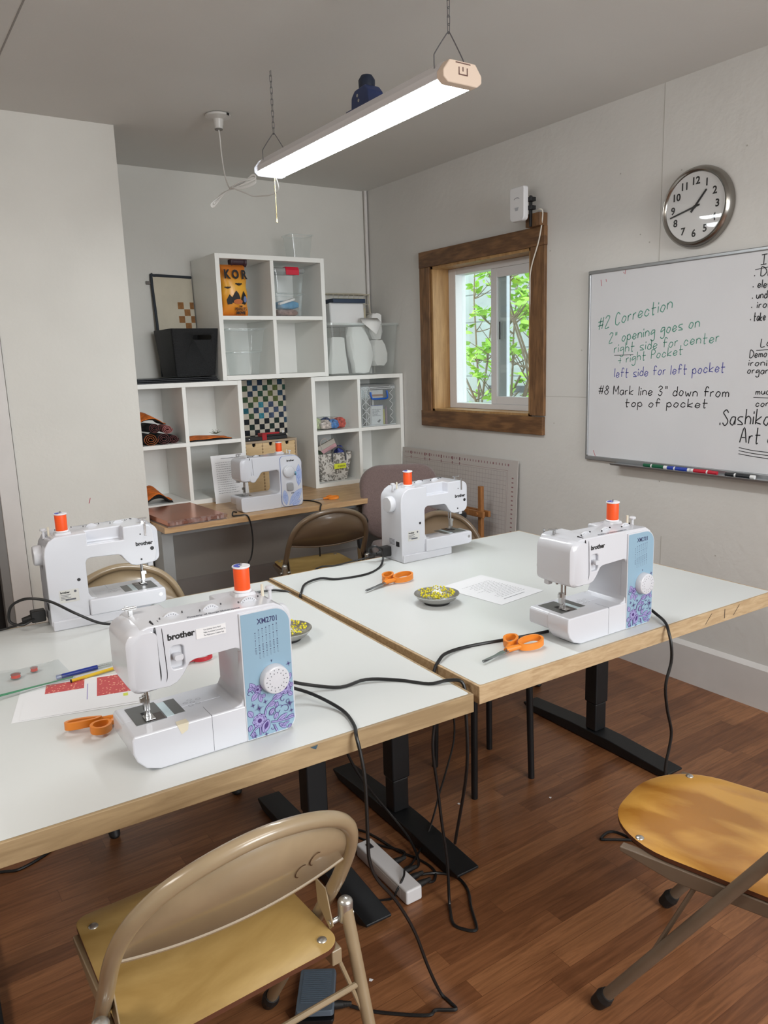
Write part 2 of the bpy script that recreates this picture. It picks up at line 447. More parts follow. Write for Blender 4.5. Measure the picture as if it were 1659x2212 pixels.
sash = fs.build('sliding_sash', m_vinyl, win, bevel=0.003)
MB().box(3.150, 3.176, 3.38, 3.437, 1.226, 2.0).build('meeting_rail', mat('grey_aluminium_rail', (206, 213, 220), 0.35, 0.15), win, bevel=0.002)
MB().box(3.138, 3.141, 3.085, 3.435, 1.272, 1.95).build('pane', m_glass, sash)
MB().box(3.170, 3.173, 3.437, 3.80, 1.226, 2.0).build('pane', m_glass, win)
MB().box(3.118, 3.124, 3.40, 3.408, 1.60, 1.70).build('latch', mat('dark_latch', (40, 40, 42), 0.4), win)

# ---- outside: neighbour wall, ground, bushes
o = MB().box(5.9, 6.1, 2.0, 9.0, -1.0, 3.4)
for k in range(12): o.box(5.885, 5.9, 2.0, 9.0, -0.2+k*0.3, -0.2+k*0.3+0.288)
struct(o.build('wall_outside', mat('grey_green_siding', (158, 168, 164), 0.8, noise=(3, 0.1))))
o = MB().box(5.87, 5.9, 5.6, 6.6, 1.12, 1.19)
struct(o.build('trim_5', mat('dark_ledge', (70, 74, 76), 0.7)))
struct(MB().box(3.3, 6.2, 1.0, 10.0, -0.3, 0.0).build('ground_outside', mat('leaf_litter_soil', (104, 104, 78), 0.9, noise=(9, 0.3))))
m_bark = mat('grey_brown_bark', (128, 112, 94), 0.85, noise=(30, 0.2))
m_leaf = mat('spring_leaf', (166, 214, 80), 0.5, noise=(5, 0.25))
_lb = m_leaf.node_tree.nodes['Principled BSDF']
_lb.inputs['Transmission Weight'].default_value = 0.0
def bush(name, x, y, label, seed, n_st, leafy):
    rnd = random.Random(seed)
    t = thing(name, label, 'shrub', (x, y, 0), 0, 'shrubs outside the window')
    br = MB(); lf = MB()
    def leafc(p, k, sz):
        for _ in range(k):
            a = rnd.uniform(0, 2*pi); el = rnd.uniform(-0.7, 0.7)
            d = Vector((cos(a)*cos(el), sin(a)*cos(el), sin(el)))
            side = d.cross(Vector((rnd.uniform(-1, 1), rnd.uniform(-1, 1), 1))).normalized()
            L_ = sz*rnd.uniform(0.7, 1.3); up = d.cross(side)
            q = p+Vector((rnd.uniform(-1, 1), rnd.uniform(-1, 1), rnd.uniform(-1, 1)))*sz*0.5
            if q.x+x < 3.4: continue
            lf.add([q, q+d*L_*0.35+side*L_*0.28+up*L_*0.05, q+d*L_*0.7+side*L_*0.2, q+d*L_, q+d*L_*0.7-side*L_*0.2, q+d*L_*0.35-side*L_*0.28+up*L_*0.05, q+d*L_*0.5-up*L_*0.06],
                   [(0, 1, 6), (1, 2, 6), (2, 3, 6), (3, 4, 6), (4, 5, 6), (5, 0, 6)])
    for i in range(n_st):
        p = Vector((rnd.uniform(-0.15, 0.15), rnd.uniform(-0.35, 0.35), 0)); d = Vector((rnd.uniform(-0.18, 0.18), rnd.uniform(-0.3, 0.3), 1))
        pts = [p.copy()]
        for k in range(8):
            d += Vector((rnd.uniform(-0.14, 0.14), rnd.uniform(-0.2, 0.2), 0)); d.z = 1
            p = p+d.normalized()*0.30; pts.append(p.copy())
            if k > 1:
                for _ in range(3):
                    bd = Vector((rnd.uniform(-1, 1), rnd.uniform(-1, 1), rnd.uniform(0.1, 0.9))).normalized()
                    e = p+bd*rnd.uniform(0.12, 0.34)
                    e.x = max(e.x, 3.42-x); e.z = min(e.z, 2.5)
                    br.tube(smooth_path([p, p+bd*0.08+Vector((0, 0, -0.01)), e], 3), [0.006, 0.006, 0.005, 0.005, 0.004, 0.003, 0.002], n=5)
                    dens = leafy(e+Vector((x, y, 0)))
                    if rnd.random() < dens: leafc(e, rnd.randint(7, 12), 0.075)
        sp = smooth_path(pts, 3)
        br.tube(sp, [0.016-0.012*q/len(sp) for q in range(len(sp))], n=6)
    br.build('branch', m_bark, t)
    fo = lf.build('foliage', m_leaf, t, fix=False); fo['kind'] = 'stuff'
    return t
bush('shrub', 4.25, 4.35, 'leafy green shrub outside the sliding pane side of the window', 3, 8, lambda p: 0.95 if p.z > 1.75 else 0.35)
bush('shrub', 4.35, 5.0, 'leafy green shrub outside the fixed pane side of the window', 11, 8, lambda p: 0.9 if p.z > 1.5 or p.z < 1.2 else 0.45)
# ================================================================== FURNITURE
T = 0.725
m_lam = mat('white_laminate', (214, 217, 216), 0.3, noise=(4, 0.012))
m_edge_r = wood('oak_edge_band', (170, 142, 106), (199, 174, 138), axis=0, scale=14, rough=0.55, stretch=7)
m_edge_l = wood('maple_edge_band', (148, 125, 92), (181, 157, 120), axis=0, scale=5, rough=0.5, ring=0.12)
m_pbl = mat('black_powder_coat', (17, 19, 22), 0.5, bump=(300, 0.05))
def sit_table(label, cx, cy, rz, sx, sy, edge, grp):
    t = thing('work_table', label, 'table', (cx, cy, 0), rz, grp)
    hx, hy = sx/2, sy/2; e = 0.008
    MB().box(-hx+e, hx-e, -hy+e, hy-e, T-0.045, T-0.0005).build('core', edge, t)
    MB().prism(rrect(-hx+e, hx-e, -hy+e, hy-e, 0.006, 3), T-0.002, T, plane='xy').build('laminate_top', m_lam, t)
    bnd = MB().box(-hx, hx, -hy, -hy+e, T-0.046, T-0.0003).box(-hx, hx, hy-e, hy, T-0.046, T-0.0003).box(-hx, -hx+e, -hy+e, hy-e, T-0.046, T-0.0003).box(hx-e, hx, -hy+e, hy-e, T-0.046, T-0.0003)
    bnd.build('edge_band', edge, t, bevel=0.0015)
    for s in (-1, 1):
        x = s*(hx-0.145)
        c = MB().box(x-0.034, x+0.034, -0.03, 0.03, 0.16, T-0.075).box(x-0.03, x+0.03, -0.026, 0.026, 0.045, 0.16)
        c.build('column', m_pbl, t, bevel=0.006)
        f = MB()
        f.loft([[(x-0.04, y, zb), (x+0.04, y, zb), (x+0.04, y, zt), (x-0.04, y, zt)] for y, zb, zt in ((-0.37, 0.022, 0.03), (-0.33, 0.003, 0.032), (-0.1, 0.003, 0.045), (0.1, 0.003, 0.045), (0.33, 0.003, 0.032), (0.37, 0.022, 0.03))])
        for yy_ in (-0.32, 0.32): f.cyl((x, yy_, 0), (x, yy_, 0.006), 0.018)
        f.build('foot', m_pbl, t, bevel=0.003)
        MB().box(x-0.025, x+0.025, -0.4, 0.4, T-0.075, T-0.045).build('side_rail', m_pbl, t, bevel=0.003)
    MB().box(-hx+0.16, hx-0.16, -0.05, -0.02, T-0.075, T-0.047).box(-hx+0.16, hx-0.16, 0.02, 0.05, T-0.075, T-0.047).build('cross_rail', m_pbl, t)
    return t
tabR = sit_table('white-topped square work table with pale oak edge, the one by the whiteboard wall', 1.770, 1.906, radians(-1.17), 1.237, 1.203, m_edge_r, 'white work tables')
m_pen = mat('pencil_line', (70, 60, 52), 0.8)
pm = MB()
for x, dx in ((0.26, 0.03), (0.40, 0.03), (0.355, 0.0)): pm.add([(x, -0.6020, T-0.035), (x+0.003, -0.6020, T-0.035), (x+dx+0.003, -0.6020, T-0.006), (x+dx, -0.6020, T-0.006)], [(0, 1, 2, 3)])
pm.build('pencil_mark', m_pen, tabR, fix=False)
tabL = sit_table('white-topped square work table with maple edge and blue paint chip, nearest the doorway', 0.516, 1.921, radians(-2.2), 1.222, 1.205, m_edge_l, 'white work tables')
pm = MB().poly([(0.182, -0.004), (0.200, -0.003), (0.195, -0.012), (0.189, -0.009)], lambda u, v: (u, -0.6032, T+v))
pm.build('paint_chip', mat('blue_paint', (62, 88, 102), 0.6), tabL, fix=False)

# ---- desk along the back wall
m_desk = wood('oak_desk_top', (170, 132, 92), (201, 166, 124), axis=0, scale=5, rough=0.4, stretch=9)
DZ = 0.722
desk = thing('long_desk', 'long wood-grain desk along the back wall under the white cubbies', 'desk', (1.16, 3.69, 0))
MB().box(0, 1.745, 0, 0.88, DZ-0.03, DZ).build('desk_top', m_desk, desk, bevel=0.002)
m_grey = mat('grey_painted_metal', (150, 152, 152), 0.5)
for x in (0.0, 1.68):
    MB().box(x, x+0.06, 0.06, 0.82, 0, DZ-0.03).build('leg_panel', m_grey, desk, bevel=0.004)
MB().box(0.06, 1.68, 0.12, 0.14, DZ-0.07, DZ-0.03).build('apron', m_grey, desk)

# ---- cube shelves
m_shelf = mat('white_melamine', (238, 238, 234), 0.4, noise=(8, 0.015))
def cubby(label, x0, z0, w_, h, grp='white cube shelves', y0=4.213, dpt=0.375):
    t = thing('cube_shelf', label, 'shelf unit', (x0, y0, z0), 0, grp)
    p = 0.026
    MB().box(0, p, 0, dpt, 0, h).build('side_panel', m_shelf, t, bevel=0.001)
    MB().box(w_-p, w_, 0, dpt, 0, h).build('side_panel', m_shelf, t, bevel=0.001)
    MB().box(p, w_-p, 0, dpt, h-p, h).build('top_panel', m_shelf, t, bevel=0.001)
    MB().box(p, w_-p, 0, dpt, 0, p).build('bottom_panel', m_shelf, t, bevel=0.001)
    MB().box(p, w_-p, 0.002, dpt-0.008, h/2-0.011, h/2+0.011).build('shelf_board', m_shelf, t, bevel=0.001)
    for a, b in ((p, h/2-0.011), (h/2+0.011, h-p)):
        MB().box(w_/2-0.011, w_/2+0.011, 0.002, dpt-0.008, a, b).build('divider', m_shelf, t, bevel=0.001)
    MB().box(p, w_-p, dpt-0.008, dpt-0.003, p, h-p).build('back_panel', m_shelf, t)
    return t
cubby('white four-cube shelf holding orange fabric, standing on desk beside the doorway wall', 1.154, DZ, 0.695, 0.692)
cubby('white four-cube shelf with tote bag inside, standing on desk in the room corner', 2.308, DZ, 0.690, 0.692)
cubby('white four-cube shelf on top of the two others, holding a snack bag', 1.738, 1.416, 0.697, 0.70)

# ---- folding chairs
m_tan = mat('tan_enamel', (150, 132, 105), 0.28, noise=(14, 0.08), coat=0.4)
m_brn = mat('brown_enamel', (112, 94, 74), 0.32, noise=(14, 0.06), coat=0.3)
m_tau = mat('taupe_enamel', (112, 97, 82), 0.38, noise=(20, 0.06))
m_ply = wood('worn_plywood_seat', (156, 126, 72), (186, 157, 100), axis=0, scale=4, rough=0.38, ring=0.10, stretch=2)
m_ply2 = wood('amber_plywood_seat', (166, 112, 42), (203, 152, 72), axis=1, scale=5, rough=0.24, ring=0.26, stretch=2, coat=0.3)
m_plyedge = mat('dark_ply_edge', (86, 48, 28), 0.5)
m_rub = mat('black_rubber', (26, 25, 25), 0.55)
m_chrome = mat('bright_metal', (205, 205, 205), 0.2, 1.0)
m_rivet = mat('rivet_metal', (196, 196, 192), 0.3, 0.85)
def rail_y(z): return 0.205-0.655*z if z < 0.545 else 0.205-0.655*0.545-0.56*(z-0.545)
def rail_pts(s, z): return (s*0.214, rail_y(z), z)   # side line of the frame: floor front -> back top
def folding_chair(label, x, y, rz, enam, ply, grp, front_round=0.10, zt=0.775, pz=0.485):
    t = thing('folding_chair', label, 'chair', (x, y, 0), rz, grp)
    R = 0.0135
    dz = zt-0.80
    def hp(u, z): p = rail_pts(1, z); return (u, p[1], p[2])
    half = [(0.214, 0.55+dz), (0.212, 0.615+dz), (0.203, 0.672+dz), (0.181, 0.722+dz), (0.140, 0.762+dz), (0.075, 0.789+dz)]
    hoop = [hp(-u, z) for u, z in half]+[hp(0, zt)]+[hp(u, z) for u, z in half[::-1]]
    hoopS = smooth_path(hoop, 4)
    full = [rail_pts(-1, 0.02), rail_pts(-1, 0.2), rail_pts(-1, 0.4), rail_pts(-1, 0.5)]+hoopS+[rail_pts(1, 0.5), rail_pts(1, 0.4), rail_pts(1, 0.2), rail_pts(1, 0.02)]
    MB().tube(full, R, n=14).build('hoop_frame', enam, t, angle=60)
    zb = 0.615+dz
    top = [p for p in hoopS if p.z >= zb]
    rows = []
    for p in top:
        k_ = 1-(p.x/0.214)**2; bow = 0.022*k_
        b = rail_pts(1, zb+0.010*(1-k_)-0.012*k_)
        rows.append([(p.x*0.97, p.y-0.002, p.z-0.006), (p.x*0.975, (p.y+b[1])/2-bow, (p.z+b[2])/2), (p.x*0.98, b[1]-bow*0.9, b[2])])
    g = MB(); n = len(rows)
    g.add([q for r in rows for q in r], [(3*i+j, 3*i+3+j, 3*i+4+j, 3*i+1+j) for i in range(n-1) for j in range(2)])
    pan = g.build('backrest', enam, t, fix=False, solid=0.003, angle=70)
    MB().tube([r[2] for r in rows], 0.0048, n=8).build('backrest_rim', enam, pan)
    alt = m_rivet if enam is not m_tau else enam
    for s in (-1, 1):
        a = Vector((s*0.229, rail_y(pz)-0.038, pz)); b = Vector((s*0.243, -0.265, 0.018))
        lg = MB().tube([a, a.lerp(b, 0.5), b], 0.0125, n=14).build('rear_leg', enam, t, angle=60)
        MB().cyl(a+Vector((0, 0.002, -0.034)), a+Vector((0, 0, 0.004)), 0.0148, n=18).ball(a+Vector((0, 0, 0.004)), 0.0148, 18, 8, sc=(1, 1, 0.7)).build('leg_cap', alt, lg)
        MB().lathe([(0.012, 0.034), (0.0175, 0.032), (0.019, 0.018), (0.0165, 0.006), (0.015, 0), (0, 0)], (b.x, b.y, 0), 16).build('rubber_foot', m_rub, lg)
        f0, f1 = Vector(rail_pts(s, 0.045)), Vector(rail_pts(s, 0.008))
        MB().cyl(f0, f0.lerp(f1, 0.35), 0.0165, 0.0205, n=18).cyl(f0.lerp(f1, 0.35), f1, 0.0205, 0.017, n=18).ball(f1+Vector((0, 0, 0.004)), 0.0165, 16, 8, sc=(1, 1, 0.7)).build('rubber_foot', m_rub, t)
        pv = Vector(rail_pts(s, pz)); pl = MB(); xo = s*0.2175
        pl.prism([(0.020, 0.036), (-0.018, 0.034), (-0.030, -0.004), (-0.040, -0.034), (-0.028, -0.048), (-0.010, -0.036), (0.016, -0.012)], -0.0015, 0.0015, plane='yz', X=Matrix.Translation((s*0.1995, pv.y, pv.z)))
        pl.build('hinge_plate', enam, t, bevel=0.001)
        MB().cyl((s*0.196, pv.y-0.029, pv.z-0.033), (s*0.250, pv.y-0.029, pv.z-0.033), 0.0055, n=12).build('hinge_rivet', alt, t)
        MB().loft([[(s*0.178, yy, 0.424), (s*0.2, yy, 0.424), (s*0.2, yy, zz), (s*0.178, yy, zz)] for yy, zz in ((-0.18, 0.392), (0.05, 0.388), (0.165, 0.412))]).build('seat_rail', enam, t, bevel=0.003)
        MB().tube([(s*0.190, 0.0, 0.395), Vector(rail_pts(s*0.97, 0.175))], 0.0052, n=8).build('strut', enam, t)
        MB().tube([(s*0.196, -0.165, 0.40), a.lerp(b, 0.50)], 0.0045, n=8).build('strut', enam, t)
    q0 = Vector((0.229, rail_y(pz)-0.038, pz)).lerp(Vector((0.243, -0.265, 0.018)), 0.32)
    MB().tube([(-q0.x, q0.y, q0.z), (q0.x, q0.y, q0.z)], 0.0062, n=10).build('rear_rod', enam, t)
    fr = front_round
    seat = rrect(-0.198, 0.198, -0.185, 0.228 if fr > 0.1 else 0.20, [fr, fr, 0.035, 0.035], 10)
    seat = [(px*(1-0.05*max(0, py/0.2)), py) for px, py in seat]
    st = MB()
    def sz(px, py): return 0.438-0.006*(1-(px/0.2)**2)*(1-(py/0.22)**2)-(0.0 if py < 0.14 else 0.006*((py-0.14)/0.07)**2)
    def ring(sc, dz): return [(px*sc, py*sc, sz(px*sc, py*sc)+dz) for px, py in seat]
    n = len(seat)
    v = ring(1, -0.011)+ring(1.0, -0.001)+ring(0.985, 0)+ring(0.75, 0)+ring(0.4, 0)+[(0, 0, sz(0, 0))]+ring(0.5, -0.011)+[(0, 0, sz(0, 0)-0.011)]
    fcs = []; mi = []
    for i in range(n):
        k = (i+1) % n
        fcs += [(i, k, n+k, n+i), (n+i, n+k, 2*n+k, 2*n+i), (2*n+i, 2*n+k, 3*n+k, 3*n+i), (3*n+i, 3*n+k, 4*n+k, 4*n+i), (4*n+i, 4*n+k, 5*n)]
        mi += [1, 0, 0, 0, 0]
        fcs += [(5*n+1+i, 5*n+1+k, k, i), (5*n+1+k, 5*n+1+i, 6*n+1)]; mi += [0, 0]
    st.add(v, fcs); st.m = mi
    so = st.build('seat', [ply, m_plyedge], t, angle=50)
    fy = 0.150 if fr < 0.1 else 0.134; fx = 0.163 if fr < 0.1 else 0.162
    for px, py in ((-fx, fy), (fx, fy), (-0.172, -0.155), (0.172, -0.155)): MB().ball((px, py, sz(px, py)+0.0005), 0.0095, 14, 6, sc=(1, 1, 0.35)).build('seat_rivet', m_rivet, so)
    return t
fg = 'metal folding chairs'
chA = folding_chair('tan folding chair with two dark C marks on its back, nearest the viewer', 0.407, 1.278, radians(1.5), m_tan, m_ply, fg, 0.03, 0.80, 0.485)
mk = MB()
for ox, oz in ((0.092, 0.668), (0.117, 0.684)):
    pts = [(ox+0.011*cos(radians(a)), oz+0.016*sin(radians(a))) for a in range(60, 265, 20)]
    mk.stroke(pts, 0.0024, lambda u, v: (u, rail_y(v)-0.022*(1-(u/0.214)**2)-0.0028, v))
mk.build('ink_mark', mat('brown_ink', (60, 36, 18), 0.6), chA, fix=False)
chB = folding_chair('taupe folding chair with rounded amber plywood seat, alone on the floor at the right', 1.505, 0.893, radians(16), m_tau, m_ply2, fg, 0.165, 0.80, 0.57)
chC = folding_chair('brown folding chair pulled up to the long desk, beside the mauve office chair', 1.925, 3.545, radians(-9), m_brn, m_ply, fg, 0.05)
chD = folding_chair('tan folding chair behind the maple-edged table, seen through the arch of a sewing machine', 0.714, 2.585, radians(180), m_tan, m_ply, fg, 0.05)
chE = folding_chair('brown folding chair behind the oak-edged table, mostly hidden by a sewing machine', 2.205, 2.585, radians(180), m_brn, m_ply, fg, 0.05)

# ---- black stool under the right table
st = thing('stool', 'black metal stool with thin legs standing under the oak-edged table', 'stool', (1.72, 1.975, 0), radians(40))
for a in range(4):
    x, y = 0.165*cos(pi/2*a), 0.165*sin(pi/2*a)
    MB().cyl((x*1.08, y*1.08, 0), (x, y, 0.5), 0.0115, 0.0125, n=12).build('leg', m_pbl, st)
MB().lathe([(0, 0.515), (0.17, 0.515), (0.18, 0.507), (0.18, 0.495), (0, 0.49)], n=32).build('seat', m_pbl, st)

# ---- office chair
m_mauve = mat('mauve_upholstery', (118, 100, 97), 0.95, noise=(160, 0.14), bump=(220, 0.25), sheen=0.3)
m_pla = mat('black_plastic', (20, 21, 24), 0.4)
oc = thing('office_chair', 'mauve upholstered office chair with black arms between desk and table', 'chair', (2.39, 3.31, 0), radians(-25))
def pad(w0, w1, h0, h1, th, X, nm):
    rings = []
    for k, (dz, sc) in enumerate(((-th/2, 0.86), (-th*0.42, 0.95), (-th*0.2, 0.995), (th*0.2, 0.995), (th*0.42, 0.95), (th/2, 0.84))):
        pl = []
        for px, py in rrect(-1, 1, -1, 1, 0.55, 8):
            ww = w0+(w1-w0)*(py+1)/2
            pl.append((px*ww*sc, dz+0.035*px*px, (h0+h1)/2+py*(h1-h0)/2*sc))
        rings.append(pl)
    return MB().loft(rings, X=X).build(nm, m_mauve, oc, angle=80)
pad(0.215, 0.236, 0.49, 0.925, 0.085, Matrix.Translation((0, 0.17, 0)) @ Matrix.Rotation(radians(-7), 4, 'X') @ Matrix.Translation((0, 0.08, 0)), 'backrest')
pad(0.22, 0.22, -0.20, 0.22, 0.09, Matrix.Translation((0, -0.05, 0.46)) @ Matrix.Rotation(radians(90), 4, 'X'), 'seat')
MB().box(-0.03, 0.03, 0.2, 0.235, 0.42, 0.7).box(-0.1, 0.1, -0.1, 0.22, 0.395, 0.415).build('back_bracket', m_pla, oc, bevel=0.004)
for s in (-1, 1):
    a = MB().tube(smooth_path([(s*0.20, -0.02, 0.41), (s*0.265, 0.0, 0.45), (s*0.28, 0.05, 0.59), (s*0.272, 0.05, 0.640)], 5), 0.02, n=10)
    a.build('arm_post', m_pla, oc)
    MB().loft([[(s*0.272+px, py+0.03, 0.642+dz) for px, py in rrect(-0.036*k, 0.036*k, -0.06*k, 0.12*k, 0.035, 5)] for dz, k in ((0, 0.9), (0.008, 1), (0.022, 1), (0.03, 0.9))]).build('armrest', m_pla, oc)
MB().cyl((0, 0, 0.09), (0, 0, 0.4), 0.028).build('gas_post', m_pla, oc)
for k in range(5):
    a = 2*pi*k/5+0.3; c, s_ = cos(a), sin(a)
    lg = MB().loft([[(c*r-s_*ww, s_*r+c*ww, zz-0.014) , (c*r+s_*ww, s_*r-c*ww, zz-0.014), (c*r+s_*ww, s_*r-c*ww, zz+0.014), (c*r-s_*ww, s_*r+c*ww, zz+0.014)] for r, ww, zz in ((0.02, 0.03, 0.10), (0.29, 0.018, 0.075))]).build('base_leg', m_pla, oc, bevel=0.004)
    MB().cyl((c*0.285-s_*0.02, s_*0.285+c*0.02, 0.028), (c*0.285+s_*0.02, s_*0.285-c*0.02, 0.028), 0.028, n=18).build('caster', m_pla, lg)

# ---- wooden cross-shaped stand behind the right table
m_stick = wood('varnished_stick', (128, 82, 44), (164, 112, 64), axis=2, scale=12, rough=0.4)
ws = thing('wooden_stand', 'varnished wooden upright with a cross arm against the gridded board', 'stand', (2.85, 3.27, 0))
MB().box(-0.012, 0.012, -0.014, 0.014, 0.0, 0.785).build('upright', m_stick, ws, bevel=0.003)
MB().box(-0.03, -0.012, -0.05, 0.36, 0.61, 0.645).box(0.012, 0.03, -0.05, 0.36, 0.61, 0.645).build('cross_arm', m_stick, ws, bevel=0.003)
MB().cyl((-0.04, 0, 0.628), (0.04, 0, 0.628), 0.011, n=14).build('peg', m_stick, ws)
MB().box(-0.14, 0.05, -0.02, 0.02, 0.0, 0.03).build('foot', m_stick, ws, bevel=0.003)

# ---- gridded acrylic board leaning on the right wall
gb = thing('cutting_ruler_board', 'frosted cutting board with pink ruler grid leaning on the wall below the window', 'board', (2.935, 3.66, 0.0))
th = atan2(0.045, 0.92)
X = Matrix.Rotation(th, 4, 'Y')
gy0, gy1, gh = -0.555, 0.545, 0.93
MB().box(0, 0.004, gy0, gy1, 0, gh, X=X).build('panel', mat('frosted_acrylic', (190, 184, 180), 0.35, noise=(3, 0.03)), gb)
g = MB(); gr = MB(); F = lambda u, v: tuple(X @ Vector((-0.0008, u, v)))
m_gl = mat('grid_line_grey', (160, 150, 150), 0.6); m_gp = mat('ruler_ink_pink', (150, 112, 116), 0.6)
for k in range(0, 40):
    y = gy0+0.09+k*0.0254
    if y < gy1-0.02: g.stroke([(y, 0.02), (y, gh-0.07)], 0.0012, F)
for k in range(0, 35):
    z = gh-0.07-k*0.0254
    if z > 0.02: g.stroke([(gy0+0.09, z), (gy1-0.02, z)], 0.0012, F)
g.build('grid', m_gl, gb, fix=False)
rnd = random.Random(5)
gr.stroke([(gy0+0.08, 0.02), (gy0+0.08, gh-0.06), (gy1-0.02, gh-0.06)], 0.0016, F)
for k in range(40):
    y = gy0+0.075+k*0.0254
    if y < gy1-0.01:
        gr.stroke([(y, gh-0.035), (y, gh-0.022)], 0.006 if k % 5 else 0.011, F)
for k in range(33):
    z = gh-0.1-k*0.0254
    if z > 0: gr.stroke([(gy0+0.03, z), (gy0+0.045, z)], 0.007, F)
for y in (0.45, 0.30, 0.25, 0.13, 0.02, -0.05): gr.stroke([(y, gh-0.066), (y, gh-0.05)], 0.008, F); gr.stroke([(y, gh-0.04), (y, gh-0.02)], 0.012, F)
gr.build('ruler_scale', m_gp, gb, fix=False)

# ================================================================== LIGHT, CLOCK, BOARD, WALL DEVICE
m_wmet = mat('white_enamel_metal', (214, 212, 214), 0.4)
m_cap = mat('warm_lit_end_cap', (226, 205, 186), 0.45)  # peach tint puts the warm light from behind into the cap's colour
m_wire = mat('steel_wire', (120, 120, 124), 0.35, 0.8)
m_led = bpy.data.materials.new('lit_diffuser'); m_led.use_nodes = True
_b = m_led.node_tree.nodes['Principled BSDF']; _b.inputs['Base Color'].default_value = (0.9, 0.9, 0.9, 1)
_b.inputs['Emission Color'].default_value = (0.93, 0.98, 1.0, 1); _b.inputs['Emission Strength'].default_value = 29.0
SL = thing('shop_light', 'lit white strip shop light hanging on chains from the ceiling', 'light', (1.489, 2.375, 2.24), 0)
hx = 0.066; y0, y1 = -0.605, 0.605
prof = [(-hx, 0.012), (-hx+0.016, 0.0), (hx-0.016, 0.0), (hx, 0.012), (hx, 0.03), (hx-0.022, 0.058), (-hx+0.022, 0.058), (-hx, 0.03)]
sl_h = MB().prism([(-hx, 0.010), (hx, 0.010), (hx, 0.03), (hx-0.022, 0.058), (-hx+0.022, 0.058), (-hx, 0.03)], y0+0.03, y1-0.03)
sl_h.build('housing', m_wmet, SL)
MB().prism([(-hx+0.004, 0.0095), (-hx+0.02, -0.002), (hx-0.02, -0.002), (hx-0.004, 0.0095)], y0+0.03, y1-0.03).build('diffuser', m_led, SL)
for a, b in ((y0, y0+0.032), (y1-0.032, y1)):
    MB().prism([(px*1.03, pz*1.02-0.003) for px, pz in prof], a, b).build('end_cap', m_cap if a < 0 else clear('clear_end_cap', (250, 250, 252), 0.5, 0.08, (230, 230, 236)), SL, bevel=0.004)
oo = MB().box(-0.016, -0.013, y0-0.001, y0+0.001, 0.022, 0.040).box(0.013, 0.016, y0-0.001, y0+0.001, 0.022, 0.040).box(-0.016, 0.016, y0-0.001, y0+0.001, 0.020, 0.023).box(-0.002, 0.001, y0-0.001, y0+0.001, 0.030, 0.041).box(-0.026, 0.026, y0-0.001, y0+0.001, 0.049, 0.0515)
oo.build('outlet', mat('brown_outlet_slot', (104, 74, 66), 0.6), SL)
for yh, top in ((-0.545, 0.148), (0.55, 0.150)):
    k = MB().tube(smooth_path([(-0.052, yh, 0.035), (-0.053, yh, 0.075), (-0.048, yh, 0.09), (-0.008, yh, top-0.006), (0, yh, top), (0.008, yh, top-0.006), (0.048, yh, 0.09), (0.053, yh, 0.075), (0.052, yh, 0.035)], 3), 0.0017, n=7)
    k.build('wire_hanger', m_wire, SL)
    c = MB(); z = top-0.004; i = 0
    while z < ZC-2.24-0.002:
        L_ = 0.026; r = 0.0045
        pts = []
        for q in range(12):
            a = 2*pi*q/12; u = r*cos(a); v = (L_/2-r)*(1 if sin(a) >= 0 else -1)+r*sin(a)
            pts.append((u, yh, z+L_/2+v) if i % 2 else (0, yh+u, z+L_/2+v))
        c.tube(pts, 0.0011, n=5, closed=True); z += L_-0.005; i += 1
    c.build('hanging_chain', m_wire, SL)
pc = MB()
for k in range(34): pc.ball((0.006, 0.575, -0.008-k*0.0047), 0.0021, 6, 4)
pc.cyl((0.006, 0.575, -0.165), (0.006, 0.575, -0.178), 0.0035, 0.0045, n=10)
pc.build('pull_chain', mat('brass_beads', (214, 196, 140), 0.3, 0.7), SL)

# dark blue clamp on top of the light
bc = thing('clamp_bracket', 'dark navy bracket standing on top of the lit shop light', 'bracket', (1.489, 2.25, 2.2982), radians(90))
m_navy = mat('navy_plastic', (32, 48, 92), 0.45)
MB().box(-0.07, 0.07, -0.04, 0.04, 0, 0.006).build('base_plate', m_navy, bc, bevel=0.002)
MB().prism([(-0.055, 0.006), (0.055, 0.006), (0.052, 0.045), (0.03, 0.062), (-0.03, 0.066), (-0.05, 0.045)], -0.03, 0.03).build('body', m_navy, bc, bevel=0.006)
MB().lathe([(0.026, 0.06), (0.027, 0.088), (0.018, 0.102), (0, 0.104)], n=24).build('knob', mat('dark_navy_cap', (22, 32, 52), 0.5), bc)
MB().cyl((0.005, 0.031, 0.026), (0.005, 0.0295, 0.026), 0.005, n=10).cyl((0.012, 0.031, 0.042), (0.012, 0.0295, 0.042), 0.005, n=10).cyl((-0.005, -0.031, 0.026), (-0.005, -0.0295, 0.026), 0.005, n=10).build('screw', m_rivet, bc)

# porcelain lamp holder on ceiling
lh = thing('lamp_holder', 'white porcelain lamp holder with chipped rim on the ceiling', 'lamp holder', (1.515, 3.52, ZC))
m_por = mat('white_porcelain', (198, 196, 192), 0.35)
MB().lathe([(0.05, 0), (0.057, -0.004), (0.057, -0.012), (0.024, -0.022), (0.022, -0.044), (0.0195, -0.05), (0.0195, -0.062), (0, -0.062)], n=40).build('base', m_por, lh)
MB().lathe([(0.0175, -0.0622), (0.0185, -0.064), (0.0175, -0.066), (0.006, -0.066)], n=24).build('socket_ring', mat('socket_grey', (110, 108, 104), 0.4), lh)
MB().prism([(0.02, -0.056), (0.034, -0.050), (0.038, -0.030), (0.024, -0.036)], -0.0125, -0.0035, plane='xy').build('rim_chip', m_black, lh)

